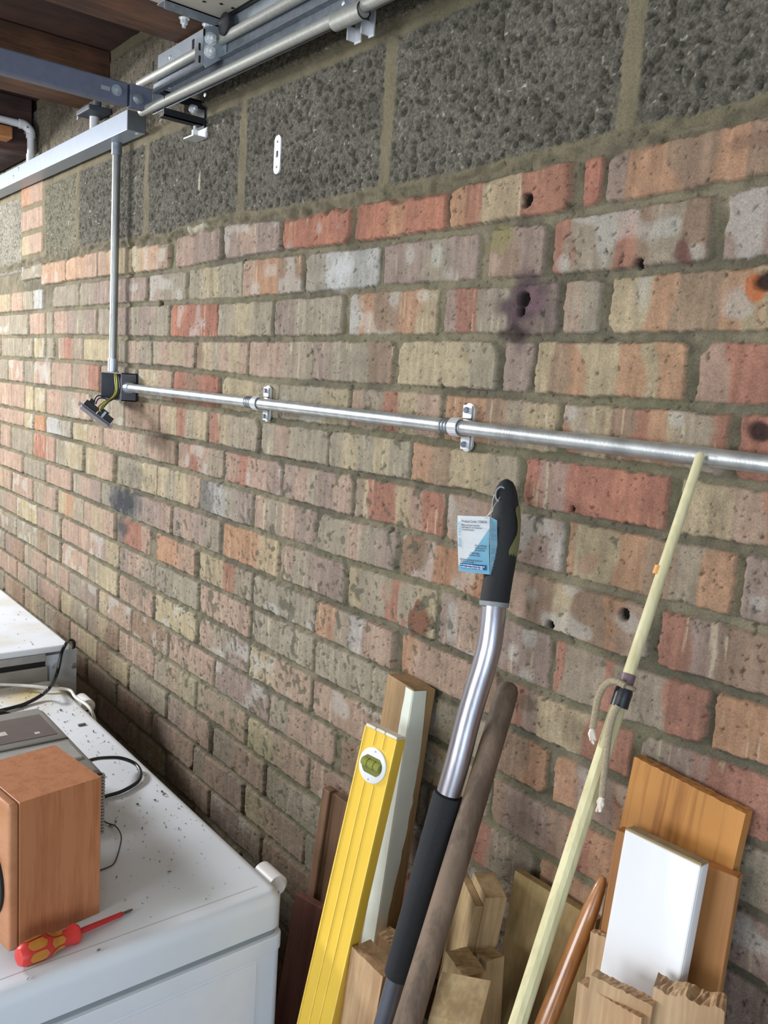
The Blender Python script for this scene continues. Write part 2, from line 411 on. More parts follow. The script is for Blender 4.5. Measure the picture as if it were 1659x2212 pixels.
    def block(x0, x1, zlo, zhi, base, proud, seed, rough=1.0):
        i0, i1 = np.searchsorted(xs, x0-0.02), np.searchsorted(xs, x1+0.02)
        if i1-i0 < 2: return
        zl, zh = zlo[i0:i1], zhi[i0:i1]
        j0, j1 = np.searchsorted(zs, zl.min()-0.02), np.searchsorted(zs, zh.max()+0.02)
        S = (slice(j0, j1), slice(i0, i1)); x, z = wx[S], wz[S]
        d = np.minimum(np.minimum(x-x0, x1-x), np.minimum(z-zl, zh-z))
        a = sstep(0.0, 0.006, d)
        ag = vn(X[S], Z[S], 0.0075, 0.0075, 21)*0.55+vn(X[S], Z[S], 0.0042, 0.0042, 22)*0.45
        hb = proud+(ag-0.5)*0.0060*rough-sstep(0.42, 0.25, ag)*0.0028*rough
        v = vn(X[S], Z[S], 0.004, 0.004, 23)
        c = np.array(s2l(base))*(0.72+0.50*ag+0.45*sstep(0.72, 0.95, v)-0.30*sstep(0.40, 0.22, ag))[..., None]
        big = vn(X[S]+seed, Z[S], 0.12, 0.09, 24)[..., None]
        c = c*(0.85+0.3*big)
        wfl = sstep(0.93, 0.97, vn(X[S]+seed, Z[S], 0.006, 0.006, 25))[..., None]*0.5
        c = c*(1-wfl)+np.array(s2l((205, 200, 190)))*wfl
        h[S] = h[S]*(1-a)+hb*a
        A = a[..., None]; col[S] = col[S]*(1-A)+c*A; blk[S] = np.maximum(blk[S], a)
    above = Z > ztop-0.004
    smear = np.array(s2l((116, 107, 85)))
    e = (above & (Z < 0.72))[..., None]*0.75
    col[:] = col*(1-e)+smear*(0.85+0.3*vn(X, Z, 0.03, 0.05, 31))[..., None]*e
    h[:] = np.where(above, 0.006+(vn(X, Z, 0.03, 0.03, 32)-0.5)*0.004+fine*0.002, h)
    z0 = ztop+0.002; z1 = 0.447+0*xs
    jx = [1.6, 1.155, 0.705, 0.255, -0.198, -0.648, -1.094, -1.542, -1.992, -2.452]
    for i in range(len(jx)-1):
        block(jx[i+1]+0.010, jx[i]-0.010, z0, z1, (92, 88, 78), 0.006, i*3.3)
    xa, xb = wallX(98, 0.38), wallX(50, 0.41)
    block(xa+0.004, -2.452-0.008, z0-0.02, z1, (104, 100, 84), 0.006, 50, 0.7)
    zz = bed(-3)-0.02
    block(-3.55, xb-0.012, zz, z1, (122, 118, 106), 0.005, 60, 0.5)
    block(-4.2, -3.575, zz, z1, (118, 114, 104), 0.005, 61, 0.35)
    # toothed bricks between the blocks at the far end
    for k, (zb, code) in enumerate(((0.405, 'op'), (0.33, 'pp'), (0.255, 'yp'), (0.18, 'gg'))):
        brick(None, xb+0.004, xa-0.012, 0*xs+zb, 0*xs+zb+0.062, code, 0.011, seed=700+k)
    # upper course, standing a little proud
    z2 = 0.463+0*xs; z3 = 0.672+0*xs
    jx2 = [1.6, 0.93, 0.48, 0.03, -0.42, -0.87, -1.32, -1.77, -2.22, -2.67, -3.12, -3.57, -4.02, -4.5]
    for i in range(len(jx2)-1):
        block(jx2[i+1]+0.007, jx2[i]-0.007, z2, z3, (108, 100, 86), 0.016, 80+i, 0.4)
    # lumpy squeezed mortar along the joint between bricks and blocks
    jd = np.abs(Z-(bed(-3)+0.004)[None, :])
    jm = (1-sstep(0.004, 0.016, jd+(vn(X, Z, 0.02, 0.02, 61)-0.5)*0.014))
    jh = 0.001+(vn(X, Z, 0.022, 0.018, 62)-0.35)*0.014+(vn(X, Z, 0.007, 0.007, 63)-0.5)*0.004
    h[:] = h*(1-jm)+np.maximum(jh, -0.002)*jm
    jc = np.array(s2l((104, 96, 78)))*(0.65+0.6*vn(X, Z, 0.02, 0.012, 64))[..., None]
    col[:] = col*(1-jm[..., None]*0.85)+jc*jm[..., None]*0.85
    blk[:] = blk*(1-jm)
    # ---- marks that belong to the wall
    def stain(px, py, rx, rz, c, s, seed=0, hard=0.35, dh=0.0):
        p = yp(px, py, 0)
        i0, i1 = np.searchsorted(xs, p.x-rx*1.8), np.searchsorted(xs, p.x+rx*1.8)
        j0, j1 = np.searchsorted(zs, p.z-rz*1.8), np.searchsorted(zs, p.z+rz*1.8)
        S = (slice(j0, j1), slice(i0, i1))
        q = np.sqrt(((X[S]-p.x)/rx)**2+((Z[S]-p.z)/rz)**2)+(vn(X[S]+seed, Z[S], 0.015, 0.02, 41)-0.5)*0.9*(1 if hard < 1 else 0)
        a = (1-sstep(1-hard if hard < 1 else 0.85, 1.15, q))*s
        col[S] = col[S]*(1-a[..., None])+np.array(s2l(c))*a[..., None]
        if dh: h[S] = h[S]+dh*a
    stain(268, 1085, 0.10, 0.045, (52, 54, 58), 0.9, 1, 0.7)
    stain(262, 1140, 0.05, 0.025, (60, 60, 62), 0.7, 2, 0.7)
    stain(295, 1030, 0.10, 0.04, (86, 82, 72), 0.5, 3, 0.8)
    stain(300, 1270, 0.10, 0.05, (92, 90, 80), 0.45, 4, 0.8)
    stain(1128, 665, 0.040, 0.048, (74, 58, 64), 0.85, 5, 0.6)
    stain(1110, 722, 0.035, 0.010, (48, 36, 34), 0.8, 6, 0.5)
    stain(1150, 648, 0.02, 0.02, (110, 84, 92), 0.7, 7, 0.6)
    stain(1075, 524, 0.028, 0.020, (128, 120, 84), 0.9, 8, 0.3, -0.003)
    stain(905, 1342, 0.024, 0.028, (112, 74, 58), 0.9, 9, 0.2, 0.004)
    stain(908, 1190, 0.022, 0.030, (112, 102, 84), 0.7, 10, 0.4)
    stain(1632, 625, 0.011, 0.013, (168, 100, 62), 0.95, 11, 0.25)
    stain(1650, 608, 0.013, 0.010, (40, 30, 28), 0.95, 12, 0.3, -0.004)
    stain(1648, 935, 0.016, 0.010, (36, 28, 28), 0.9, 13, 0.3, -0.004)
    stain(1475, 545, 0.012, 0.014, (92, 60, 52), 0.8, 14, 0.4)
    stain(735, 585, 0.045, 0.028, (190, 192, 192), 0.55, 15, 0.6)
    stain(560, 1610, 0.16, 0.06, (120, 122, 84), 0.35, 16, 0.9)
    stain(430, 1500, 0.20, 0.07, (126, 128, 104), 0.35, 17, 0.9)
    stain(640, 1790, 0.2, 0.06, (116, 116, 96), 0.3, 18, 0.9)
    stain(432, 397, 0.008, 0.040, (196, 186, 168), 0.8, 19, 0.4)
    stain(430, 495, 0.055, 0.010, (168, 160, 140), 0.9, 20, 0.3, 0.006)
    stain(1270, 1215, 0.016, 0.016, (160, 120, 100), 0.4, 21)
    stain(1135, 1520, 0.02, 0.01, (96, 84, 66), 0.6, 22)
    stain(100, 800, 0.03, 0.05, (170, 168, 160), 0.5, 23, 0.6)
    stain(1110, 1880, 0.05, 0.02, (90, 84, 70), 0.5, 24, 0.6)
    stain(1650, 300, 0.06, 0.01, (110, 84, 72), 0.5, 25, 0.6)
    for px, py, r in ((1131, 647, 0.0065), (1126, 673, 0.004), (1145, 434, 0.006), (561, 948, 0.004), (237, 662, 0.006), (346, 655, 0.005), (1190, 1350, 0.004), (527, 565, 0.003), (1236, 1100, 0.003), (1380, 568, 0.004), (1350, 1327, 0.005)):
        stain(px, py, r*1.5, r*1.5, (22, 18, 16), 1.0, 0, 1.0, -0.010)
    # lichen / damp spotting, densest low down behind the freezers
    dens = np.exp(-((X+1.55)/0.55)**2-((Z+0.62)/0.32)**2)*0.9+np.exp(-((X+1.05)/0.35)**2-((Z+0.32)/0.2)**2)*0.55+0.10
    XR = X*0.88+Z*0.47; ZR = -X*0.47+Z*0.88
    sp = vn(XR, ZR, 0.0075, 0.0105, 51)*0.75+vn(X, Z, 0.03, 0.04, 52)*0.25
    a = sstep(0.0, 0.05, sp-(0.92-0.30*np.clip(dens, 0, 1)))*(Z < 0.24)
    col[:] = col*(1-a[..., None]*0.74)+np.array(s2l((84, 82, 68)))*a[..., None]*0.74
    h[:] = h-a*0.0009
    sp = vn(XR+5, ZR, 0.0048, 0.0055, 53)
    a = sstep(0.90, 0.95, sp+0.05*vn(X, Z, 0.1, 0.1, 54))*(Z < 0.24)*(X > -2.2)
    col[:] = col*(1-a[..., None]*0.55); h[:] = h-a*0.0014
    # brown tint, stronger towards the foot of the wall
    foot = (sstep(-0.72, -1.10, Z))[..., None]*0.45
    col[:] = col*(1-foot)+np.array(s2l((98, 88, 72)))*foot
    col[:] = np.clip(col, 0.004, 0.85)
    verts = np.stack([X, -(h-FAC), Z+H0], -1).reshape(-1, 3).astype(np.float32)
    idx = np.arange(nx*nz).reshape(nz, nx)
    quads = np.stack([idx[:-1, :-1], idx[:-1, 1:], idx[1:, 1:], idx[1:, :-1]], -1).reshape(-1, 4).astype(np.int32)
    me = bpy.data.meshes.new('wall_right')
    me.vertices.add(len(verts)); me.vertices.foreach_set('co', verts.ravel())
    me.loops.add(quads.size); me.loops.foreach_set('vertex_index', quads.ravel())
    me.polygons.add(len(quads)); me.polygons.foreach_set('loop_start', np.arange(0, quads.size, 4, dtype=np.int32))
    me.polygons.foreach_set('loop_total', np.full(len(quads), 4, dtype=np.int32))
    me.polygons.foreach_set('use_smooth', np.ones(len(quads), dtype=bool))
    me.update(calc_edges=True)
    at = me.color_attributes.new('Col', 'FLOAT_COLOR', 'POINT')
    cc = np.concatenate([col.reshape(-1, 3), blk.reshape(-1, 1)], 1).astype(np.float32)
    at.data.foreach_set('color', cc.ravel())
    m, nt, b = newmat('brickwork'); L = nt.links
    A = nd(nt, 'ShaderNodeAttribute', attribute_name='Col')
    tc = nd(nt, 'ShaderNodeTexCoord')
    n1 = nd(nt, 'ShaderNodeTexNoise'); n1.inputs['Scale'].default_value = 420; n1.inputs['Detail'].default_value = 5; n1.inputs['Roughness'].default_value = 0.7
    vo = nd(nt, 'ShaderNodeTexVoronoi'); vo.inputs['Scale'].default_value = 300
    L.new(tc.outputs['Object'], n1.inputs['Vector']); L.new(tc.outputs['Object'], vo.inputs['Vector'])
    r1 = nd(nt, 'ShaderNodeMapRange'); r1.inputs['From Min'].default_value = 0.3; r1.inputs['From Max'].default_value = 0.7; r1.inputs['To Min'].default_value = 0.70; r1.inputs['To Max'].default_value = 1.25
    L.new(n1.outputs[0], r1.inputs[0])
    # aggregate speckle only where the block mask is set
    r2 = nd(nt, 'ShaderNodeMapRange'); r2.inputs['From Min'].default_value = 0.0; r2.inputs['From Max'].default_value = 1.0; r2.inputs['To Min'].default_value = 0.68; r2.inputs['To Max'].default_value = 1.34
    sep = nd(nt, 'ShaderNodeSeparateColor'); L.new(vo.outputs['Color'], sep.inputs[0]); L.new(sep.outputs[0], r2.inputs[0])
    mx = nd(nt, 'ShaderNodeMix', data_type='FLOAT'); mx.inputs[2].default_value = 1.0
    L.new(A.outputs['Alpha'], mx.inputs[0]); L.new(r2.outputs[0], mx.inputs[3])
    mm = nd(nt, 'ShaderNodeMath', operation='MULTIPLY'); L.new(r1.outputs[0], mm.inputs[0]); L.new(mx.outputs[0], mm.inputs[1])
    sc = nd(nt, 'ShaderNodeVectorMath', operation='SCALE'); L.new(A.outputs['Color'], sc.inputs[0]); L.new(mm.outputs[0], sc.inputs['Scale'])
    L.new(sc.outputs[0], b.inputs['Base Color'])
    b.inputs['Roughness'].default_value = 0.93; b.inputs['Specular IOR Level'].default_value = 0.25
    ad = nd(nt, 'ShaderNodeMath', operation='MULTIPLY_ADD')
    L.new(vo.outputs['Distance'], ad.inputs[0]); 
    am = nd(nt, 'ShaderNodeMath', operation='MULTIPLY'); am.inputs[1].default_value = -0.9; L.new(A.outputs['Alpha'], am.inputs[0]); L.new(am.outputs[0], ad.inputs[1])
    L.new(n1.outputs[0], ad.inputs[2])
    bp = nd(nt, 'ShaderNodeBump'); bp.inputs['Strength'].default_value = 0.75; bp.inputs['Distance'].default_value = 0.0016
    L.new(ad.outputs[0], bp.inputs['Height']); L.new(bp.outputs[0], b.inputs['Normal'])
    me.materials.append(m)
    o = bpy.data.objects.new('wall_right', me); C.collection.objects.link(o)
    tag(o, 'mottled pink and buff brick wall with grey concrete blocks above', kind='structure'); W[o.name] = Matrix()
build_wall()

def structure(name, bm, m, label=None):
    o = obj(name, bm, m); tag(o, label, kind='structure'); return o
concrete = mat('floor_concrete', (120, 116, 108), 0.85, 0, 0.2, 6, 0.4, 80)
plaster = mat('pale_blockwork', (150, 146, 136), 0.9, 0, 0.15, 8, 0.4, 60)
deck_m = wood('ceiling_deck', (88, 62, 52), (58, 40, 36), 0.8, 10, 10, axis=1)
ZF = -H0
structure('floor', box(-4.7, 3.2, -3.3, 0.25, ZF-0.1, ZF), concrete, 'grey concrete garage floor')
structure('ceiling', box(-4.7, 3.2, -3.3, 0.25, 0.70, 0.78), deck_m, 'dark boarded garage ceiling above the joists')
structure('wall_left', box(-4.7, 3.2, -3.4, -3.3, ZF, 0.70), plaster)
structure('wall_far', box(-4.8, -4.6, -3.4, 0.25, ZF, 0.70), plaster)
bm = BM(); bbox(bm, 3.0, 3.2, -3.3, -2.9, ZF, 0.70); bbox(bm, 3.0, 3.2, -0.3, 0.0, ZF, 0.70); bbox(bm, 3.0, 3.2, -2.9, -0.3, 0.45, 0.70)
structure('wall_near', bm, plaster)
structure('trim_1', box(-4.6, 3.0, 0.02, 0.22, ZF, 0.70), plaster, 'body of the wall behind its face')

# ---- joists
joist_m = wood('joist_timber', (118, 80, 52), (80, 52, 36), 0.75, 16, 14, axis=1, dirt=0.45)
for x0, x1, lab in ((-1.785, -1.60, 'brown sawn ceiling joist just above the white door panel edge'), (-2.425, -2.225, 'orange-brown ceiling joist crossing just behind the grey steel crossbar')):
    tag(obj('ceiling_joist', box(x0, x1, -3.28, -0.003, 0.60, 0.698, bev=0.003), joist_m), lab, 'joist', 'ceiling joists')
lintel_m = wood('dark_beam', (92, 66, 56), (62, 44, 42), 0.8, 14, 12, axis=1, dirt=0.4)
tag(obj('timber_beam', box(-3.35, -2.80, -3.2, -0.018, 0.538, 0.698, bev=0.004), lintel_m), 'deep dark timber beam at far end behind the white pipe', 'beam')
p = xp(8, 310, -2.79)
tag(obj('timber_batten', box(-2.80, -2.74, -0.40, p.y+0.012, 0.560, 0.594, bev=0.004), wood('batten', (206, 146, 92), (170, 108, 62), 0.7, 40, 10, axis=1)), 'small pale orange batten end under the dark beam at left edge', 'batten')

# ================================================================ OVERHEAD METALWORK
XT = -1.981
t = thing('cable_trunking', 'long light grey metal box trunking fixed high on the wall', 'trunking', (-2.8, -0.028, 0.459))
obj('trunking_body', box(-4.0, XT, -0.056, -0.012, 0.459, 0.503, bev=0.0012), trunk_m, t)
obj('end_cap', box(XT, XT+0.0015, -0.0555, -0.0125, 0.4595, 0.5025), mat('cap_grey', (104, 110, 114), 0.5, 0.3), t)
for q in ((40, 365), (29, 382)):
    c = yp(q[0], q[1], -0.056); obj('screw', screwhead(c, (0, -1, 0), 0.0055), galv_dull, t)
c = zp(297, 289, 0.459); obj('screw', screwhead(c, (0, 0, -1), 0.005), zinc, t)

# ---- door track assembly
XE = -1.80; XN = 0.9; YT = -0.083
t = thing('door_track', 'galvanised double garage door track running along top of the wall', 'door track', (-0.9, -0.07, 0.452))
lo_a = yp(306, 242, YT)
obj('lower_rail', cyl((lo_a.x, YT, lo_a.z), (XN, YT, 0.444), 0.0088), galv_white, t, smooth=True)
up_a = yp(302, 182, YT); up_b = yp(424, 124, YT)
obj('upper_rail', cyl((up_a.x, YT, up_a.z), (XN, YT, up_b.z-0.004), 0.0088), galv_white, t, smooth=True)
bm = BM(); bbox(bm, XE, XN, -0.074, -0.072, 0.452, 0.512); bbox(bm, XE+0.02, XN, -0.086, -0.072, 0.488, 0.490)
obj('lower_channel', bm, galv_dull, t)
bm = BM(); bbox(bm, XE+0.02, XN, -0.074, -0.072, 0.512, 0.562); bbox(bm, XE+0.02, XN, -0.074, -0.034, 0.562, 0.564); bbox(bm, XE-0.06, XN, -0.036, -0.034, 0.545, 0.592)
obj('upper_channel', bm, galv, t)
for px, py in ((331, 145), (417, 98)):
    c = yp(px, py, -0.0745); o = obj('slot', box(c.x-0.004, c.x+0.004, -0.0752, -0.074, c.z-0.011, c.z+0.011, bev=0.0004, seg=1), black_pl, t)
for px, py in ((367, 124), (354, 146), (366, 188), (443, 205), (742, 7), (718, 40)):
    c = yp(px, py, -0.0745); obj('rivet', screwhead(c, (0, -1, 0), 0.004), zinc, t)
a = yp(724, 50, YT); b = yp(785, 22, YT)
bm = tube(BM(), [(a.x, YT, a.z), (b.x, YT, b.z)], 0.0118, 24)
sl = obj('rail_sleeve', bm, galv_white, t, smooth=True)
obj('sleeve_ring', torus(BM(), (b.x+0.001, YT, b.z), (1, 0, 0), 0.0115, 0.0011), black_pl, sl)
for (px, py, w) in ((777, 74, 0.010), (806, 60, 0.008)):
    c = yp(px, py, -0.05)
    bm = BM(); bbox(bm, c.x-w, c.x+w*0.6, -0.052, -0.050, c.z-0.013, c.z+0.022); bbox(bm, c.x-w-0.001, c.x-w+0.001, -0.066, -0.050, c.z-0.010, c.z+0.010)
    obj('track_lug', bm, zinc, t)
# ---- wall strut carrying the track
t = thing('wall_strut', 'black slotted angle strut with bright bolt joining track to wall', 'strut', (-1.745, -0.02, 0.43))
bs = mat('black_steel', (48, 50, 56), 0.45, 0.5)
bm = BM()
bbox(bm, -1.728, -1.704, -0.092, -0.002, 0.4735, 0.4760); bbox(bm, -1.7065, -1.704, -0.092, -0.002, 0.4600, 0.4760)
obj('upper_bar', bm, bs, t)
bm = BM()
bbox(bm, -1.728, -1.704, -0.092, -0.002, 0.4290, 0.4315); bbox(bm, -1.7065, -1.704, -0.092, -0.002, 0.4290, 0.4440)
lb = obj('lower_bar', bm, bs, t)
obj('wall_plate', box(-1.732, -1.700, -0.006, -0.001, 0.424, 0.479), bs, t)
obj('bolt', hexnut((-1.7035, -0.030, 0.455), (1, 0, 0.1), 0.0065, 0.009), zinc, t)
bm = BM()
bbox(bm, -1.735, -1.690, -0.034, -0.001, 0.4015, 0.4040); bbox(bm, -1.735, -1.690, -0.0035, -0.001, 0.4015, 0.425)
fo = obj('foot_bracket', bm, zinc, t)
obj('foot_bolt', hexnut((-1.712, -0.020, 0.4040), (0, 0, 1), 0.0065, 0.014), zinc, fo)

# ---- crossbar
t = thing('steel_crossbar', 'blue-grey steel channel crossbar bolted to end of the door track', 'crossbar', (-1.81, -1.5, 0.452))
bm = BM(); bbox(bm, -1.828, -1.803, -2.7, -0.126, 0.458, 0.503, bev=0.0035)
obj('channel', bm, steel_dark, t)
bm = BM(); bbox(bm, -1.820, -1.801, -0.1225, -0.075, 0.458, 0.503, bev=0.0015)
ep = obj('end_plate', bm, steel_dark, t)
c = xp(300, 213, -1.801); obj('bolt', screwhead((-1.801, c.y, c.z), (1, 0, 0), 0.0125, 0.005), galv_dull, ep)
c = xp(252, 195, -1.803); obj('nut', hexnut((-1.803, c.y, c.z), (1, 0, 0), 0.0075, 0.007), galv, t)
c = xp(228, 190, -1.803); obj('slot', box(-1.8035, -1.8022, c.y-0.009, c.y+0.009, c.z-0.004, c.z+0.004), galv, t)

# ---- raised door panel and its hanger
t = thing('garage_door_panel', 'cream steel garage door panel raised flat under the ceiling', 'garage door', (-0.4, -1.4, 0.556))
obj('panel', box(-1.522, 0.75, -2.75, -0.083, 0.556, 0.583, bev=0.002), panel_w, t)
obj('edge_seal', box(-1.50, 0.75, -0.083, -0.079, 0.553, 0.585), black_pl, t)
obj('panel_seam', box(-1.44, 0.7, -0.1565, -0.1545, 0.5550, 0.5563), mat('seam_grey', (104, 100, 92), 0.7), t)
for q in ((441, 3), (478, 8), (503, 17), (452, -12), (420, -8)):
    c = zp(q[0], q[1], 0.556); obj('vent_hole', cyl((c.x, c.y, 0.5552), (c.x, c.y, 0.5565), 0.0032, 12), black_pl, t)
XB = -1.493
t = thing('hanger_bracket', 'bright zinc roller bracket with two nuts under door panel corner', 'bracket', (XB, -0.1, 0.49))
q1 = xp(441, 58, XB); q2 = xp(485, 52, XB); q3 = xp(484, 128, XB); q4 = xp(441, 145, XB)
yl, yr = q1.y, q2.y
bm = BM(); prism(bm, [(XB, yl, q1.z), (XB, yr, q2.z), (XB, yr, q3.z+0.002), (XB, yl+0.006, q4.z), (XB, yl, q4.z+0.008)], (-0.002, 0, 0))
bbox(bm, XB-0.03, XB, yl-0.0015, yl+0.0005, q4.z+0.006, q1.z-0.012)
bbox(bm, XB-0.001, XB+0.012, yr-0.002, yr, q3.z, q2.z)
obj('bracket_plate', bm, galv, t)
for px, py in ((455, 84), (453, 112)):
    c = xp(px, py, XB); obj('nut', hexnut((XB, c.y, c.z), (1, 0, 0), 0.0078, 0.009), zinc, t)
for px, py in ((441, 70), (431, 101), (431, 128), (476, 82)):
    c = xp(px, py, XB-0.0005); obj('slot', box(XB-0.001, XB+0.0006, c.y-0.0018, c.y+0.0018, c.z-0.006, c.z+0.006), black_pl, t)
bm = BM(); bbox(bm, XB-0.032, XB, -0.190, yr, 0.5535, 0.5555); bbox(bm, XB-0.002, XB, -0.190, yr, 0.540, 0.5555)
fl = obj('top_flange', bm, galv_dull, t)
c = zp(400, 38, 0.5535); obj('nut', hexnut((c.x-0.004, c.y, 0.5535), (0, 0, -1), 0.0065, 0.010), zinc, fl)
c = zp(450, 52, 0.5535); obj('nut', hexnut((c.x-0.004, c.y, 0.5535), (0, 0, -1), 0.0065, 0.010), zinc, fl)
c = yp(494, 55, -0.085)
r = obj('roller', tube(BM(), [(c.x, -0.098, c.z), (c.x, -0.095, c.z), (c.x, -0.084, c.z), (c.x, -0.081, c.z)], [0.014, 0.0188, 0.0188, 0.014], 28), black_rub, t, smooth=True)

# ---- white pipe at the far end
t = thing('overflow_pipe', 'white plastic pipe with elbow hanging at the far left', 'pipe', (-2.76, -0.03, 0.505))
XPV = -2.76
e0 = xp(0, 257, XPV); e1 = xp(46, 268, XPV); e2 = xp(63, 292, XPV)
ze = e1.z; ye = -0.034
arm0 = Vector((XPV, -0.75, ze+0.004)); arm1 = Vector((XPV, ye-0.030, ze))
obj('pipe_run', cyl(arm0, arm1, 0.0105), white_pl, t, smooth=True)
el = spline([(XPV, ye-0.034, ze), (XPV, ye-0.018, ze-0.001), (XPV, ye-0.003, ze-0.014), (XPV, ye, ze-0.034)], 6)
e_ = obj('elbow', tube(BM(), el, 0.0135, 18), white_pl, t, smooth=True)
for k in (-0.018, 0.0): obj('screw', screwhead((XPV+0.0135, ye-0.014+k*0.4, ze-0.008+k), (1, 0, 0), 0.0028), galv_dull, e_)
obj('drop_pipe', cyl((XPV, ye, ze-0.034), (XPV, ye, 0.504), 0.0105), white_pl, t, smooth=True)
obj('pipe_collar', cyl((XPV, ye, 0.505), (XPV, ye, 0.532), 0.0125), white_pl, t, smooth=True)
# ---- small white stub with a dark clip standing on the trunking
c = yp(204, 258, -0.034)
t = thing('pipe_stub', 'short white pipe stub with dark clip standing behind the trunking', 'pipe', (c.x, -0.034, 0.504))
obj('stub', cyl((c.x, -0.034, 0.5035), (c.x, -0.034, 0.540), 0.0115), white_pl, t, smooth=True)
bm = BM(); bbox(bm, c.x-0.03, c.x+0.06, -0.07, -0.014, 0.540, 0.553, bev=0.003); tube(bm, [(c.x+0.05, -0.045, 0.546), (c.x+0.05, -0.045, 0.575)], 0.009, 14)
obj('clip', bm, mat('clip_grey', (70, 74, 84), 0.6), t)
obj('clip_wire', tube(BM(), spline([(c.x-0.075, -0.05, 0.545), (c.x-0.05, -0.055, 0.553), (c.x-0.02, -0.05, 0.553)], 5), 0.0018, 8), zinc, t)

# ================================================================ ELECTRICS ON THE WALL
# ---- vertical conduit
c0 = yp(248, 315, -0.026); c1 = yp(248, 790, -0.026); xv = (c0.x+c1.x)/2
ztb = yp(298, 808, 0).z+0.0005
t = thing('vertical_conduit', 'upright galvanised conduit dropping from trunking to the socket box', 'conduit', (xv, -0.026, ztb))
cm = mat('conduit_metal', (196, 200, 202), 0.38, 0.85, 0.25, 45, 0.3, 300, (1, 1, 0.25))
cmv = mat('darker_conduit_metal', (150, 152, 150), 0.42, 0.8, 0.30, 45, 0.3, 300, (1, 1, 0.25))  # darker tone of the conduit metal for the upright run
obj('conduit_tube', cyl((xv, -0.026, ztb+0.002), (xv, -0.026, 0.459), 0.0098, 28), cmv, t, smooth=True)
obj('top_coupler', cyl((xv, -0.026, 0.430), (xv, -0.026, 0.4585), 0.0125, 28), galv_dull, t, smooth=True)
obj('bottom_coupler', cyl((xv, -0.026, ztb+0.001), (xv, -0.026, ztb+0.033), 0.0125, 28), galv, t, smooth=True)
# ---- socket back box
xr = -2.021; yf = xp(262, 835, xr).y
zt = yp(298, 808, 0).z; zb_ = xp(262, 866, xr).z
xl = yp(218, 830, yf).x
t = thing('socket_box', 'open grey metal socket box on the brick wall with faceplate removed', 'socket box', ((xl+xr)/2, -0.02, zb_))
bm = BM()
bbox(bm, xl, xr, -0.004, -0.0015, zb_, zt); bbox(bm, xl, xl+0.002, yf, -0.002, zb_, zt); bbox(bm, xr-0.002, xr, yf, -0.002, zb_, zt)
bbox(bm, xl, xr, yf, -0.002, zb_, zb_+0.002); bbox(bm, xl, xr, yf, -0.002, zt-0.002, zt)
obj('box_shell', bm, box_grey, t)
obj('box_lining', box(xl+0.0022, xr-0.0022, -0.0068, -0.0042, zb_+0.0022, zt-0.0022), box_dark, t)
c = yp(225, 830, -0.007); obj('knockout', cyl((c.x+0.01, -0.0068, c.z), (c.x+0.01, -0.0080, c.z), 0.009, 20), box_grey, t)
# ---- horizontal conduit with couplers
yc, zc = -0.024, -0.1245
pr_ = yp(1659, 1003, yc); pl_ = yp(290, 839, yc)
zl_, zr_ = pl_.z, pr_.z
def cond(x): return Vector((x, yc, zl_+(zr_-zl_)*(x-pl_.x)/(pr_.x-pl_.x)))
t = thing('horizontal_conduit', 'long horizontal galvanised conduit running right from the socket box', 'conduit', cond(-1.0))
obj('conduit_tube', tube(BM(), [cond(xr+0.001), cond(-1.2), cond(-0.4), cond(1.2)], 0.0102, 32), cm, t, smooth=True)
obj('box_bush', tube(BM(), [cond(xr+0.0005), cond(xr+0.008), cond(xr+0.018)], [0.0155, 0.0135, 0.0125], 24), galv, t, smooth=True)
for px, py in ((541, 868), (969, 920)):
    c = yp(px, py, yc)
    bm = BM()
    for k in range(4): torus(bm, cond(c.x+(k-1.5)*0.0062), (1, 0, 0), 0.0104, 0.0011, 28, 8)
    obj('threads', bm, galv_dull, t, smooth=True)
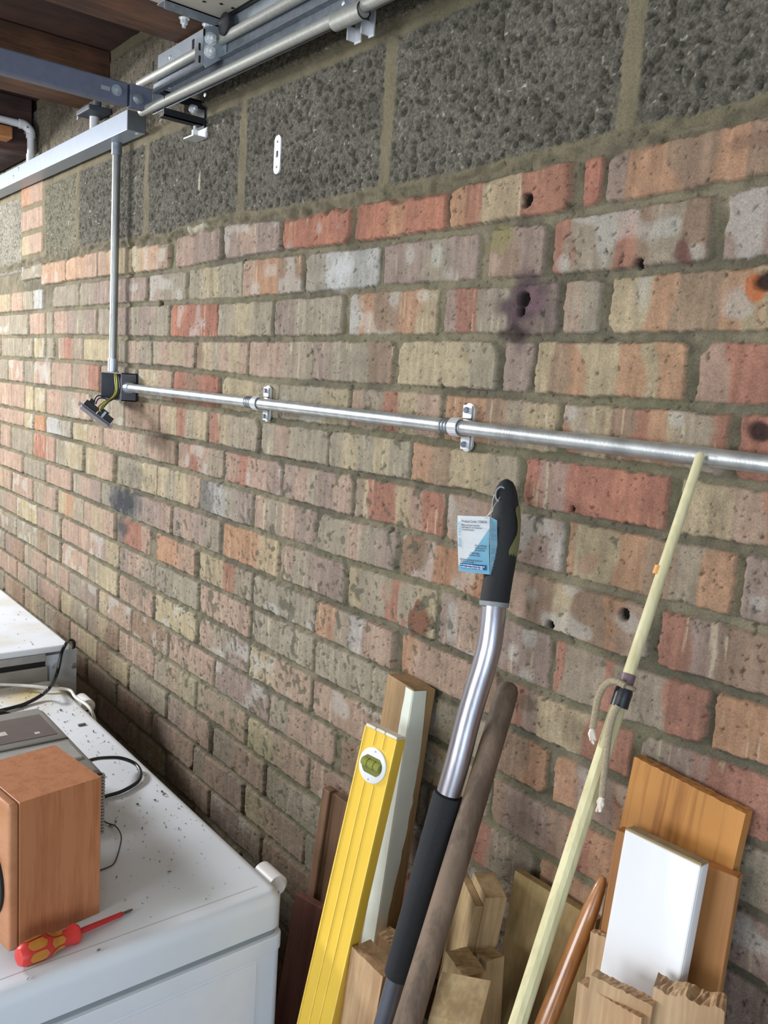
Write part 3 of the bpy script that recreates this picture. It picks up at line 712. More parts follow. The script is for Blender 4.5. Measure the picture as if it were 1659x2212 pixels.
# ---- saddles
def stadium(bm, c, w, h, y0, y1, n=10):
    pts = []
    for k in range(n+1): a = math.pi*k/n; pts.append((c[0]+math.cos(a)*w/2, y0, c[1]+h/2-w/2+math.sin(a)*w/2))
    for k in range(n+1): a = math.pi+math.pi*k/n; pts.append((c[0]+math.cos(a)*w/2, y0, c[1]-h/2+w/2+math.sin(a)*w/2))
    prism(bm, pts, (0, y1-y0, 0))
def saddle(px, py, lab, strap=True):
    c = yp(px, py, yc if strap else -0.002); x, z = c.x, (cond(c.x).z if strap else c.z)
    t = thing('conduit_saddle', lab, 'pipe clip', (x, -0.004, z-0.034), 'conduit saddles on the wall')
    bm = BM(); stadium(bm, (x, z), 0.0215, 0.068, -0.0035, 0.0)
    obj('base_plate', bm, zinc if strap else white_pl, t)
    if strap:
        bm = BM(); R = 0.0118; n = 14
        pr0 = [(0.034, -0.0055)]+[(0.0118*math.cos(-math.pi*k/n+math.pi/2)*-1 if False else R*math.cos(math.pi*k/n), yc-R*math.sin(math.pi*k/n)) for k in range(n+1)]+[(-0.034, -0.0055)]
        pr0 = [(0.031, -0.0058), (R, -0.0058)]+[(R*math.cos(math.pi*k/n), yc-R*math.sin(math.pi*k/n)) for k in range(n+1)]+[(-R, -0.0058), (-0.031, -0.0058)]
        for (a, ya), (b, yb) in zip(pr0, pr0[1:]):
            d = Vector((0, yb-ya, b-a)); 
            if d.length < 1e-5: continue
            nrm = Vector((0, -d.z, d.y)).normalized()*-0.0016
            vs = [Vector((x+s*0.0085, ya, z+a)) for s in (-1, 1)]+[Vector((x+s*0.0085, yb, z+b)) for s in (1, -1)]
            prism(bm, vs, nrm)
        obj('strap', bm, zinc, t)
        for s in (-1, 1): obj('screw', hexnut((x, -0.0058, z+s*0.024), (0, -1, 0), 0.0042, 0.006, False), mat('screw_steel', (110, 116, 128), 0.35, 1.0), t)
    else:
        obj('slot', box(x-0.003, x+0.003, -0.0045, -0.0030, z-0.005, z+0.006, bev=0.001), black_pl, t)
        for s in (-1, 1): obj('screw_hole', cyl((x, -0.0034, z+s*0.022), (x, -0.0042, z+s*0.022), 0.0022, 10), mat('hole_grey', (130, 128, 124), 0.8), t)
    return t
saddle(557, 870, 'zinc saddle clip on the horizontal conduit nearer the socket box')
saddle(988, 923, 'zinc saddle clip on horizontal conduit above the black tool grip')
saddle(600, 334, 'white oval saddle plate alone on the grey block', strap=False)

# ---- dangling faceplate with its wires
yd = -0.105
A_ = yp(171, 872, yd); B_ = yp(243, 926, yd+0.0)
uax = (B_-A_).normalized(); mid = (A_+B_)/2
vd = (mid-CAM).normalized()
uax = (uax-vd*uax.dot(vd)).normalized(); Lp = abs((B_-A_).dot(uax))
n0 = uax.cross(vd).normalized()
if n0.z < 0: n0 = -n0
vax = (vd+n0*(-0.10)).normalized(); vax = (vax-uax*vax.dot(uax)).normalized()
nax = uax.cross(vax).normalized()
if nax.z < 0: nax = -nax; 
FR = Matrix((uax, nax.cross(uax), nax)).transposed().to_4x4(); FR.translation = mid+Vector((0, 0, H0))
t = thing('socket_faceplate', 'loose metal clad socket faceplate dangling by its wires below box', 'socket faceplate', frame=FR)
hw, hh = Lp/2, 0.038
bm = BM(); bbox(bm, -hw, hw, -hh, hh, 0, 0.0016); bbox(bm, -hw+0.008, hw-0.008, -hh+0.006, hh-0.006, -0.006, 0, bev=0.003)
obj('plate', bm, mat('plate_grey', (136, 134, 140), 0.35, 0.4), t, frame=FR)
bm = BM(); bbox(bm, -hw*0.78, -hw*0.05, -0.028, 0.028, 0.0016, 0.017, bev=0.0015); bbox(bm, -hw*0.0, hw*0.80, -0.028, 0.028, 0.0016, 0.018, bev=0.0015)
bbox(bm, -hw*0.66, -hw*0.42, -0.012, 0.012, 0.017, 0.027, bev=0.001); bbox(bm, hw*0.05, hw*0.45, -0.014, 0.014, 0.018, 0.024, bev=0.001)
te = obj('terminal_block', bm, black_pl, t, frame=FR)
obj('earth_strap', box(hw*0.22, hw*0.34, -0.030, 0.030, 0.0010, 0.0195, bev=0.0004), galv, te, frame=FR)
gy = mat('green_yellow_wire', (176, 176, 60), 0.45, 0, 0.3, 70); bl = mat('blue_wire', (40, 58, 98), 0.45); brn = mat('brown_wire', (70, 52, 44), 0.5)
def wire(nm, pts, m, r=0.0017):
    P = [yp(a, b, y) for a, b, y in pts]; return obj(nm, tube(BM(), spline(P, 7), r, 10), m, t, smooth=True)
wire('earth_wire', [(247, 801, -0.020), (249, 825, -0.020), (250, 843, -0.028), (243, 858, -0.045), (225, 868, -0.08), (214, 878, -0.10), (212, 887, -0.105)], gy)
wire('earth_wire', [(250, 801, -0.022), (253, 828, -0.022), (252, 848, -0.034), (240, 862, -0.055), (222, 876, -0.09), (216, 888, -0.105)], gy)
wire('earth_wire', [(246, 858, -0.038), (236, 866, -0.06), (226, 874, -0.085), (217, 889, -0.10)], gy, 0.0015)
wire('blue_wire', [(244, 862, -0.03), (225, 857, -0.05), (212, 855, -0.075), (205, 862, -0.095), (203, 874, -0.10)], bl)
wire('blue_wire', [(240, 866, -0.03), (222, 860, -0.055), (212, 862, -0.08), (207, 872, -0.10)], bl)
wire('brown_wire', [(255, 803, -0.018), (259, 835, -0.020), (255, 855, -0.035), (235, 868, -0.065), (220, 884, -0.095)], brn)

# ================================================================ FREEZERS
ZT = -0.83
xk = -0.982; yk = -0.190; xf = -2.03
stained = None
def stained_white(nm, xa, xb, ya_, yb_, tint, hi=0.62):
    m, nt, b = newmat(nm); L = nt.links
    tc = nd(nt, 'ShaderNodeTexCoord')
    n1 = nd(nt, 'ShaderNodeTexNoise'); n1.inputs['Scale'].default_value = 9; n1.inputs['Detail'].default_value = 8
    L.new(tc.outputs['Object'], n1.inputs['Vector'])
    gr = nd(nt, 'ShaderNodeSeparateXYZ'); L.new(tc.outputs['Object'], gr.inputs[0])
    mr = nd(nt, 'ShaderNodeMapRange'); mr.inputs['From Min'].default_value = xa; mr.inputs['From Max'].default_value = xb; L.new(gr.outputs['X'], mr.inputs[0])
    mr2 = nd(nt, 'ShaderNodeMapRange'); mr2.inputs['From Min'].default_value = ya_; mr2.inputs['From Max'].default_value = yb_; L.new(gr.outputs['Y'], mr2.inputs[0])
    m1 = nd(nt, 'ShaderNodeMath', operation='MULTIPLY'); L.new(mr.outputs[0], m1.inputs[0]); L.new(mr2.outputs[0], m1.inputs[1])
    m2 = nd(nt, 'ShaderNodeMath', operation='MULTIPLY'); L.new(m1.outputs[0], m2.inputs[0])
    r = nd(nt, 'ShaderNodeMapRange'); r.inputs['From Min'].default_value = 0.42; r.inputs['From Max'].default_value = hi; L.new(n1.outputs[0], r.inputs[0]); L.new(r.outputs[0], m2.inputs[1])
    mx = nd(nt, 'ShaderNodeMix', data_type='RGBA'); mx.inputs[6].default_value = rgba((222, 229, 238)); mx.inputs[7].default_value = rgba(tint)
    L.new(m2.outputs[0], mx.inputs[0])
    n2 = nd(nt, 'ShaderNodeTexNoise'); n2.inputs['Scale'].default_value = 3.5; n2.inputs['Detail'].default_value = 6; L.new(tc.outputs['Object'], n2.inputs['Vector'])
    c2 = nd(nt, 'ShaderNodeValToRGB'); c2.color_ramp.elements[0].color = (0.93, 0.93, 0.92, 1); c2.color_ramp.elements[0].position = 0.3; c2.color_ramp.elements[1].position = 0.6
    L.new(n2.outputs[0], c2.inputs[0])
    mu = nd(nt, 'ShaderNodeMix', data_type='RGBA', blend_type='MULTIPLY'); mu.inputs[0].default_value = 1; L.new(mx.outputs[2], mu.inputs[6]); L.new(c2.outputs[0], mu.inputs[7])
    L.new(mu.outputs[2], b.inputs['Base Color']); b.inputs['Roughness'].default_value = 0.35
    return m
sw = stained_white('dusty_white_enamel', -0.24, -0.42, 0.08, 0.24, (196, 180, 140))
sw2 = stained_white('stained_fridge_top', -0.9, -0.4, -0.9, -0.4, (196, 186, 156), 0.95)
def fronted(x0, x1, y0, y1, z0, z1, R, rt):
    """box with rounded vertical corners R and rounded top edge rt"""
    bm = BM(); bbox(bm, x0, x1, y0, y1, z0, z1)
    ve = [e for e in bm.edges if abs(e.verts[0].co.z-e.verts[1].co.z) > 1e-4]
    bmesh.ops.bevel(bm, geom=ve, offset=R, segments=6, affect='EDGES', profile=0.5)
    if rt:
        te = [e for e in bm.edges if min(e.verts[0].co.z, e.verts[1].co.z) > z1-1e-5]
        bmesh.ops.bevel(bm, geom=te, offset=rt, segments=6, affect='EDGES', profile=0.5)
    return bm
y0f = -0.86
t = thing('chest_freezer', 'large white chest freezer standing along the wall under the stereo', 'freezer', ((xk+xf)/2, (yk+y0f)/2, ZF))
obj('lid', fronted(xf, xk, y0f, yk, ZT-0.056, ZT, 0.022, 0.018), sw, t, smooth=True)
obj('lid_crease', box(xk-0.0335, xk-0.0322, y0f+0.03, yk-0.03, ZT-0.0004, ZT+0.0002), mat('crease_grey', (176, 176, 176), 0.5), t)
obj('lid_seal', fronted(xf+0.006, xk-0.006, y0f+0.006, yk-0.006, ZT-0.068, ZT-0.056, 0.014, 0), seal_grey, t, smooth=True)
bd = obj('cabinet', fronted(xf+0.002, xk-0.001, y0f+0.001, yk-0.001, ZF+0.03, ZT-0.068, 0.014, 0.003), white_en, t, smooth=True)
obj('side_panel', box(xk-0.002, xk+0.0006, y0f+0.04, yk-0.045, ZF+0.08, ZT-0.10, bev=0.0004, seg=1), mat('side_white', (222, 226, 234), 0.35, 0, 0.02), bd)
obj('rim_band', fronted(xf, xk+0.0010, y0f-0.001, yk+0.0010, ZT-0.092, ZT-0.0685, 0.015, 0.002), white_en, bd, smooth=True)
obj('plinth', box(xf+0.03, xk-0.03, y0f+0.03, yk-0.03, ZF, ZF+0.03), black_pl, t)
for c_, nm in (((-1.062, -0.168, ZT-0.030), 'hinge'), ((-1.91, -0.160, ZT-0.030), 'hinge')):
    c = Vector(c_); bm = BM()
    tube(bm, [c+Vector((-0.03, 0, 0)), c+Vector((-0.024, 0, 0)), c+Vector((0.024, 0, 0)), c+Vector((0.030, 0, 0))], [0.010, 0.017, 0.017, 0.010], 20)
    bbox(bm, c.x-0.025, c.x+0.03, yk-0.004, c.y+0.004, c.z-0.09, c.z, bev=0.005)
    obj(nm, bm, white_pl, t, smooth=True)
# ---- older appliance beyond it
XA = -2.052; ZA = -0.758; ya = -0.146
t = thing('upright_fridge', 'old stained white fridge top beyond the chest freezer at far left', 'fridge', (-2.4, -0.42, ZF))
obj('top_panel', box(-2.70, XA-0.001, -0.75, ya, ZA-0.016, ZA, bev=0.004), sw2, t)
obj('cabinet', box(-2.69, XA-0.008, -0.74, ya-0.012, ZF+0.02, ZA-0.024), white_en, t)
obj('plinth', box(-2.66, XA-0.03, -0.71, ya-0.03, ZF, ZF+0.02), black_pl, t)
bm = BM(); c0 = xp(0, 1447, XA); 
bbox(bm, XA-0.008, XA+0.002, -0.745, -0.205, ZA-0.034, ZA-0.016, bev=0.001)
obj('top_trim', bm, mat('satin_trim', (176, 178, 178), 0.3, 0.6), t)
bbm = BM(); bbox(bbm, XA-0.008, XA-0.002, -0.745, -0.205, ZA-0.048, ZA-0.034); obj('trim_gap', bbm, black_pl, t)
obj('lower_trim', box(XA-0.008, XA+0.003, -0.745, -0.200, ZA-0.090, ZA-0.048, bev=0.002), mat('beige_trim', (150, 147, 138), 0.45), t)
pl = BM(); a = xp(108, 1440, XA+0.004); b = xp(128, 1416, XA+0.004); c = xp(165, 1402, XA+0.004)
prism(pl, [(XA+0.003, a.y, ZA-0.20), (XA+0.003, a.y, a.z), (XA+0.003, (a.y+b.y)/2+0.004, a.z+0.010), (XA+0.003, b.y, b.z-0.002), (XA+0.003, b.y+0.004, ZA-0.012), (XA+0.003, c.y, ZA-0.012), (XA+0.003, c.y, ZA-0.20)], (0.003, 0, 0))
pe = obj('side_plate', pl, mat('plate_pale', (176, 180, 182), 0.45, 0.2), t)
for px, py, r in ((160, 1438, 0.0075), (114, 1441, 0.002)):
    c = xp(px, py, XA+0.006); obj('screw', screwhead((XA+0.006, c.y, c.z), (1, 0, 0), r), galv_dull, pe)

# ---- stereo unit
ry = -0.362; rx1 = -1.254; zs_ = -0.707; rx0 = -1.555
t = thing('stereo_unit', 'grey tabletop hi-fi with smoked disc lid behind the wooden speaker', 'stereo', ((rx0+rx1)/2, -0.5, ZT))
bm = BM(); bbox(bm, rx0, rx1, -0.66, ry-0.004, ZT+0.006, zs_, bev=0.010, seg=3)
body = obj('body', bm, grey_pl, t, smooth=True)
bm = BM(); bbox(bm, rx0+0.004, -1.40, -0.66, -0.376, zs_-0.001, zs_+0.003, bev=0.002)
obj('lid_frame', bm, grey_pl, t, smooth=True)
lm_ = mat('smoked_lid', (78, 72, 78), 0.18, 0, 0.1, 30)
w = obj('lid_window', box(rx0+0.036, -1.419, -0.65, -0.384, zs_+0.0025, zs_+0.0038, bev=0.0005), lm_, t)
for q, s in (((6, 1586), 0.010), ((82, 1583), 0.005)):
    c = zp(q[0], q[1], zs_+0.0038); obj('sticker', box(c.x-s*0.8, c.x+s*0.8, c.y-s, c.y+s*0.6, zs_+0.0036, zs_+0.0042), mat('pale_sticker', (190, 188, 186), 0.5), w)
obj('lid_gap', box(-1.405, -1.400, -0.60, -0.372, zs_-0.0005, zs_+0.0006), black_pl, t)
bm = BM()
bbox(bm, -1.385, rx1-0.055, -0.62, -0.377, zs_-0.002, zs_+0.0035, bev=0.003); obj('deck_plate', bm, mat('deck_grey', (150, 150, 148), 0.45), t)
bm = BM()
for k in range(19):
    z = ZT+0.016+k*0.0054; bbox(bm, rx1-0.006, rx1+0.0022, -0.655, ry-0.002, z, z+0.0030)
obj('side_grille', bm, mat('rib_grey', (150, 150, 150), 0.45), t)
bm = BM(); bbox(bm, rx1-0.004, rx1+0.0006, -0.652, ry-0.006, ZT+0.014, ZT+0.1185); obj('grille_recess', bm, black_pl, t)
for x in (rx0+0.03, rx1-0.03):
    for y in (-0.63, -0.40): obj('foot', tube(BM(), [(x, y, ZT), (x, y, ZT+0.007)], 0.012, 14), black_rub, t)

# ---- speaker
a = zp(18, 2059, ZT); b = zp(215, 1972, ZT)
zsp = xp(20, 1742, a.x).z
sd = (Vector((b.x, b.y, 0))-Vector((a.x, a.y, 0))); dl = sd.length; sdn = sd.normalized()
back = Vector((-sdn.y, sdn.x, 0)); 
FRs = Matrix((-back, sdn, Vector((0, 0, 1)))).transposed().to_4x4(); FRs.translation = Vector((a.x, a.y, ZT+H0))
hs = zsp-ZT; ws = 0.135
spw = wood('cherry_veneer', (186, 124, 84), (166, 104, 68), 0.45, 60, 14, axis=2, dirt=0.04, lines=300, contrast=0.8)
spw2 = spw
t = thing('wooden_speaker', 'cherry wood veneer hi-fi speaker standing on the freezer', 'speaker', frame=FRs)
# local: x to the camera side (+X), y into the room's wall direction, z up; side face at x=0
bx_ = BM(); bbox(bx_, -ws, 0, 0.014, dl, 0, hs, bev=0.0008, seg=1); obj('cabinet', bx_, spw, t, frame=FRs)
bx_ = BM(); bbox(bx_, -ws, 0.0, 0.0, 0.0138, 0, hs, bev=0.004, seg=3); bf = obj('baffle', bx_, wood('cherry_baffle', (192, 136, 98), (182, 124, 86), 0.4, 22, 3, axis=0, dirt=0.05, lines=160), t, frame=FRs, smooth=True)
cxs, czs = -ws/2, hs*0.40
bm = BM(); tube(bm, [(cxs, 0.004, czs), (cxs, -0.004, czs), (cxs, -0.006, czs)], [0.056, 0.056, 0.050], 40); obj('surround', bm, black_rub, bf, frame=FRs, smooth=True)
bm = BM(); tube(bm, [(cxs, -0.002, czs), (cxs, -0.0075, czs), (cxs, -0.0085, czs), (cxs, -0.004, czs)], [0.047, 0.047, 0.044, 0.012], 40); obj('cone', bm, mat('silver_cone', (205, 208, 214), 0.35, 0.6), bf, frame=FRs, smooth=True)
bm = BM(); tube(bm, [(cxs, 0.002, hs*0.83), (cxs, -0.004, hs*0.83), (cxs, -0.006, hs*0.83)], [0.024, 0.024, 0.015], 32); obj('tweeter', bm, black_pl, bf, frame=FRs, smooth=True)

# ---- screwdriver leaning against the speaker's foot
p0 = zp(30, 2060, ZT+0.017); p0.z = ZT+0.0165
p1 = zp(278, 1957, ZT+0.004); p1.z = ZT+0.0035
ax = (p1-p0); Ls = ax.length; ax.normalize(); sz = Vector((0, 0, 1)); sz = (sz-ax*sz.dot(ax)).normalized(); sy = ax.cross(sz)*-1
off = Vector((sdn.y, -sdn.x, 0))*0.010
FRd = Matrix((ax, sz.cross(ax), sz)).transposed().to_4x4(); FRd.translation = p0+off+Vector((0, 0, H0))
red = mat('red_handle', (204, 58, 54), 0.4, 0, 0.05, 40); amber = mat('amber_grip', (196, 130, 54), 0.4, 0, 0.05, 40)
t = thing('screwdriver', 'red and amber insulated screwdriver lying against the speaker foot', 'screwdriver', frame=FRd)
hl = Ls*0.50
prof = [(0.0, 0.004), (0.02, 0.011), (0.08, 0.0140), (0.14, 0.0148), (0.34, 0.0158), (0.50, 0.0145), (0.60, 0.0112), (0.72, 0.0110), (0.82, 0.0112), (0.90, 0.0135), (0.95, 0.0138), (0.99, 0.011), (1.0, 0.006)]
obj('handle', tube(BM(), [(u*hl, 0, 0) for u, r in prof], [r*0.98 for u, r in prof], 24), red, t, frame=FRd, smooth=True)
for ks, us in (((0.11, 0.42), range(6)), ((0.47, 0.72), range(6))):
    for k in us:
        an = 2*math.pi*k/6+(0.5 if ks[0] > 0.3 else 0.0); bm = BM()
        n = 7; rows = []
        for i in range(n+1):
            u = ks[0]+(ks[1]-ks[0])*i/n
            rr = np.interp(u, [q[0] for q in prof], [q[1] for q in prof])*0.98+0.0008
            hwid = 0.42*math.sqrt(max(0.0, 1-(2*i/n-1)**4))+0.02
            rows.append([bm.verts.new((u*hl, rr*math.cos(an+hwid*j), rr*math.sin(an+hwid*j))) for j in (-1, -0.33, 0.33, 1)])
        for A, B in zip(rows, rows[1:]):
            for j in range(3): bm.faces.new((A[j], A[j+1], B[j+1], B[j]))
        obj('grip_inlay', bm, amber, t, frame=FRd, smooth=True)
obj('shaft_sleeve', tube(BM(), [(hl*0.98, 0, 0), (Ls*0.90, 0, 0)], [0.0042, 0.0032], 14), mat('red_sleeve', (190, 42, 46), 0.45), t, frame=FRd, smooth=True)
obj('blade', tube(BM(), [(Ls*0.90, 0, 0), (Ls*0.975, 0, 0), (Ls, 0, 0)], [0.0020, 0.0020, 0.0012], 10), mat('blade_steel', (120, 116, 110), 0.35, 1.0), t, frame=FRd, smooth=True)

# ---- cables on the freezers
def cable(nm, pts, r, m, lab, cat='cable', group=None):
    return tag(obj(nm, tube(BM(), spline(pts, 10), r, 12), m, smooth=True), lab, cat, group)
cbl = mat('black_cable', (26, 28, 30), 0.32)
pts = [zp(158, 1405, ZA-0.03), zp(160, 1388, ZA+0.004), zp(150, 1382, ZA+0.010), zp(141, 1393, ZA+0.012), xp(133, 1410, XA+0.018), xp(127, 1440, XA+0.022), xp(119, 1465, XA+0.03), zp(108, 1484, ZT+0.030), zp(92, 1500, ZT+0.012), zp(60, 1518, ZT+0.005), zp(30, 1528, ZT+0.005), zp(-20, 1540, ZT+0.005)]
cable('power_cable', pts, 0.0042, cbl, 'thick black power cable looping over the fridge edge onto freezer')
pts = [zp(160, 1655, ZT+0.055), zp(200, 1641, ZT+0.048), zp(230, 1637, ZT+0.035), zp(262, 1638, ZT+0.022), zp(292, 1650, ZT+0.012), zp(304, 1670, ZT+0.008), zp(296, 1690, ZT+0.005), zp(262, 1710, ZT+0.0045), zp(226, 1721, ZT+0.0045), zp(200, 1733, ZT+0.0045)]
cable('stereo_cable', pts, 0.0034, cbl, 'black cable loop coming out behind the grey stereo')
pts = [zp(222, 1772, ZT+0.004), zp(232, 1778, ZT+0.003), zp(250, 1785, ZT+0.006), zp(261, 1803, ZT+0.009), zp(260, 1825, ZT+0.006), zp(248, 1862, ZT+0.002), zp(232, 1874, ZT+0.002), zp(205, 1883, ZT+0.002)]
cable('aerial_wire', pts, 0.0011, mat('thin_grey_wire', (62, 62, 60), 0.5), 'thin dark aerial wire curling on freezer beside the speaker', 'wire')
pts = [zp(-15, 1478, ZT+0.012), zp(40, 1480, ZT+0.012), zp(95, 1485, ZT+0.012), zp(150, 1490, ZT+0.006), zp(185, 1503, ZT+0.004), zp(198, 1521, ZT+0.003)]
pts = [Vector((p.x, min(p.y, yk-0.004), p.z)) for p in pts[:-1]]+[Vector((pts[-2].x+0.07, yk+0.006, ZT-0.004)), Vector((pts[-2].x+0.10, yk+0.012, ZT-0.06))]
cable('white_cable', pts, 0.0036, mat('white_cable', (198, 196, 188), 0.5), 'dusty white cable lying across back corner of freezer')
c = zp(6, 1548, ZT+0.01)
t = thing('cable_plug', 'black plug with a red collar lying at freezer left edge', 'plug', (c.x, c.y, ZT))
obj('plug_body', tube(BM(), [(c.x-0.01, c.y-0.05, ZT+0.012), (c.x, c.y, ZT+0.012), (c.x+0.004, c.y+0.016, ZT+0.010)], [0.012, 0.012, 0.006], 16), black_pl, t, smooth=True)
obj('plug_collar', tube(BM(), [(c.x-0.004, c.y-0.030, ZT+0.012), (c.x-0.002, c.y-0.018, ZT+0.012)], 0.0124, 16), mat('red_collar', (150, 60, 56), 0.5), t, smooth=True)
# ---- crumbs
bm = BM(); rr = random.Random(11)
def crumb(x, y, z, s):
    m4 = Matrix.Translation((x, y, z+s*0.4)) @ Matrix.Rotation(rr.random()*6, 4, 'Z') @ Matrix.Rotation(rr.random()*6, 4, 'X') @ Matrix.Diagonal((s*rr.uniform(.6, 1.6), s*rr.uniform(.5, 1), s*rr.uniform(.3, .7), 1))
    r = bmesh.ops.create_icosphere(bm, subdivisions=1, radius=0.5, matrix=m4)
    for v in r['verts']: v.co += Vector((rr.uniform(-1, 1), rr.uniform(-1, 1), rr.uniform(-.5, .5)))*s*0.12
for px, py, s in ((350, 1712, .006), (354, 1719, .006), (358, 1716, .004), (335, 1730, .0045), (297, 1739, .005), (250, 1777, .006), (247, 1784, .005), (238, 1786, .005), (307, 1791, .005), (313, 1804, .003), (270, 1785, .003), (386, 1791, .004), (386, 1816, .003), (366, 1885, .005), (252, 1896, .004), (318, 1940, .003), (445, 1943, .003), (213, 2055, .005), (345, 1862, .003), (371, 1858, .003), (392, 1743, .003), (202, 1582, .006), (211, 1626, .004), (190, 1602, .004), (157, 1545, .006), (152, 1579, .004), (104, 1544, .006), (131, 1536, .006), (140, 1561, .004), (165, 1510, .004), (60, 2117, .004)):
    p = zp(px, py, ZT); crumb(p.x, p.y, ZT, s)
for k in range(260):
    u, v = rr.random(), rr.random()
    x = -1.15-0.85*u**0.8; y = yk-0.015-0.16*v
    crumb(x, y, ZT, rr.uniform(.0010, .0030))
for k in range(60): crumb(rr.uniform(-1.35, -1.02), rr.uniform(-0.42, -0.21), ZT, rr.uniform(.0009, .0022))
for k in range(70): crumb(rr.uniform(-2.6, -2.07), rr.uniform(-0.42, -0.16), ZA, rr.uniform(.001, .0035))
tag(obj('dust_crumbs', bm, mat('crumb', (108, 100, 90), 0.9, 0, 0.4, 100)), 'scattered dark crumbs of grit on the white appliance tops', 'grit', kind='stuff')
c = zp(177, 1567, ZT)
tag(obj('plastic_chip', box(c.x-0.004, c.x+0.003, c.y-0.008, c.y+0.008, ZT+0.0002, ZT+0.0035, bev=0.0008), mat('chip_grey', (92, 94, 88), 0.6)), 'small grey oblong chip lying on freezer near the wall', 'chip')

# ================================================================ THINGS LEANING ON THE WALL
def lean_frame(tl, tr, low, z, b):
    """front top corners on the level z, third pixel low on the left edge; plane leans out by b per metre of drop"""
    A = zp(tl[0], tl[1], z); B = zp(tr[0], tr[1], z)
    e = (B-A); wdt = e.length; e.normalize()
    # plane through A, spanned by e and a downward direction leaning out
    dn = Vector((0, -b, -1)); n = e.cross(dn).normalized()
    d = ray(low[0], low[1]); tt = (A-CAM).dot(n)/d.dot(n); Cc = CAM+d*tt
    up = (A-Cc).normalized(); e = (e-up*e.dot(up)).normalized()
    yv = up.cross(e).normalized()
    L = (A.z-ZF)/up.z
    org = A-up*L
    lift = max(0.0, -min((org+e*i*wdt).z-ZF for i in (0, 1)))
    F = Matrix((e, yv, up)).transposed().to_4x4()
    F.translation = org+Vector((0, 0, H0))
    return F, wdt, L
def rough_end_box(w, th, L, z0=0.003, bev=0.0012, endr=0.0, seed=0, nx=10, slope=0.0, steps=None):
    """board with an optionally rough sawn top end"""
    bm = BM()
    if not endr:
        bbox(bm, 0, w, 0, th, z0, L, bev=bev, seg=2); return bm
    rr = random.Random(seed); ny = 3
    top = [[L+slope*(i/nx-0.5)+rr.uniform(-1, 1)*endr+(steps(i/nx) if steps else 0) for i in range(nx+1)] for j in range(ny+1)]
    vt = [[bm.verts.new((w*i/nx, th*j/ny, top[j][i])) for i in range(nx+1)] for j in range(ny+1)]
    vb = [[bm.verts.new((w*i/nx, th*j/ny, z0)) for i in range(nx+1)] for j in range(ny+1)]
    for j in range(ny):
        for i in range(nx):
            bm.faces.new((vt[j][i], vt[j][i+1], vt[j+1][i+1], vt[j+1][i])); bm.faces.new((vb[j][i], vb[j+1][i], vb[j+1][i+1], vb[j][i+1]))
    for i in range(nx):
        bm.faces.new((vb[0][i], vb[0][i+1], vt[0][i+1], vt[0][i])); bm.faces.new((vb[ny][i+1], vb[ny][i], vt[ny][i], vt[ny][i+1]))
    for j in range(ny):
        bm.faces.new((vb[j+1][0], vb[j][0], vt[j][0], vt[j+1][0])); bm.faces.new((vb[j][nx], vb[j+1][nx], vt[j+1][nx], vt[j][nx]))
    return bm
def board(name, lab, cat, tl, tr, low, z, b, th, m, bev=0.0012, group=None, **kw):
    F, w, L = lean_frame(tl, tr, low, z, b)
    o = obj(name, rough_end_box(w, th, L, bev=bev, **kw), m, frame=F)
    tag(o, lab, cat, group); return o, F, w, L
dark_hw = wood('brown_hardwood', (138, 106, 82), (110, 82, 62), 0.55, 30, 20, dirt=0.15)
red_hw = wood('red_hardwood', (124, 82, 70), (98, 62, 54), 0.5, 30, 20, dirt=0.15)
new_pine = wood('sawn_pine', (200, 168, 130), (170, 134, 98), 0.75, 26, 14, dirt=0.15)
pale_pine = wood('weathered_pine', (186, 160, 118), (156, 128, 88), 0.75, 26, 14, dirt=0.3)
old_ply = wood('old_plywood', (172, 146, 98), (142, 116, 74), 0.7, 12, 6, dirt=0.35)
orange_pine = wood('varnished_pine', (184, 128, 66), (146, 94, 44), 0.5, 34, 26, dirt=0.08, contrast=1.0, lines=190)
pine_b = wood('varnished_pine_low', (172, 120, 68), (150, 98, 52), 0.55, 30, 22, dirt=0.1, lines=150)
tan_t = wood('tan_timber', (160, 130, 90), (132, 104, 68), 0.7, 26, 16, dirt=0.2)
endg = mat('end_grain', (150, 116, 80), 0.85, 0, 0.25, 60, 0.4, 500)

# brown moulded board at the back
F, w, L = lean_frame((697, 1701), (752, 1733), (666, 1914), -0.765, 0.03)
w = max(w, 0.075)
t = thing('moulded_board', 'brown hardwood board with a grooved edge leaning behind the spirit level', 'board', frame=F)
obj('edge_moulding', box(0, 0.018, 0.0, 0.018, 0.003, L, bev=0.0015), dark_hw, t, frame=F)
obj('board_face', box(0.0185, w, 0.006, 0.020, 0.003, L-0.002, bev=0.001), dark_hw, t, frame=F)
board('red_board', 'short dark reddish hardwood board leaning beside the chest freezer', 'board', (638, 1930), (698, 1960), (592, 2190), -0.955, 0.12, 0.016, red_hw)

# painted timber
F, w, L = lean_frame((837, 1455), (893, 1491), (800, 1700), -0.512, 0.10)
t = thing('painted_timber', 'tall square brown timber with flaking white painted corner', 'timber', frame=F)
th = 0.040
obj('timber_core', box(0, w, 0, th, 0.003, L, bev=0.0015), tan_t, t, frame=F)
rr = random.Random(4); bm = BM(); n = 60; za, zbm = L-0.75, L-0.002
fr, sd_ = [], []
for i in range(n+1):
    z = za+(zbm-za)*i/n; k = (zbm-z)/0.75
    ex = w*(0.74-0.30*min(1, k*1.2))+rr.uniform(-1, 1)*0.0006
    ey = th*(0.58+0.16*math.sin(k*9))+rr.uniform(-1, 1)*0.0012*(1 if k > .15 else 0)
    fr.append((bm.verts.new((ex, -0.0006, z)), bm.verts.new((w-0.0012, -0.0006, z)), bm.verts.new((w+0.0006, 0.0012, z)), bm.verts.new((w+0.0006, ey, z))))
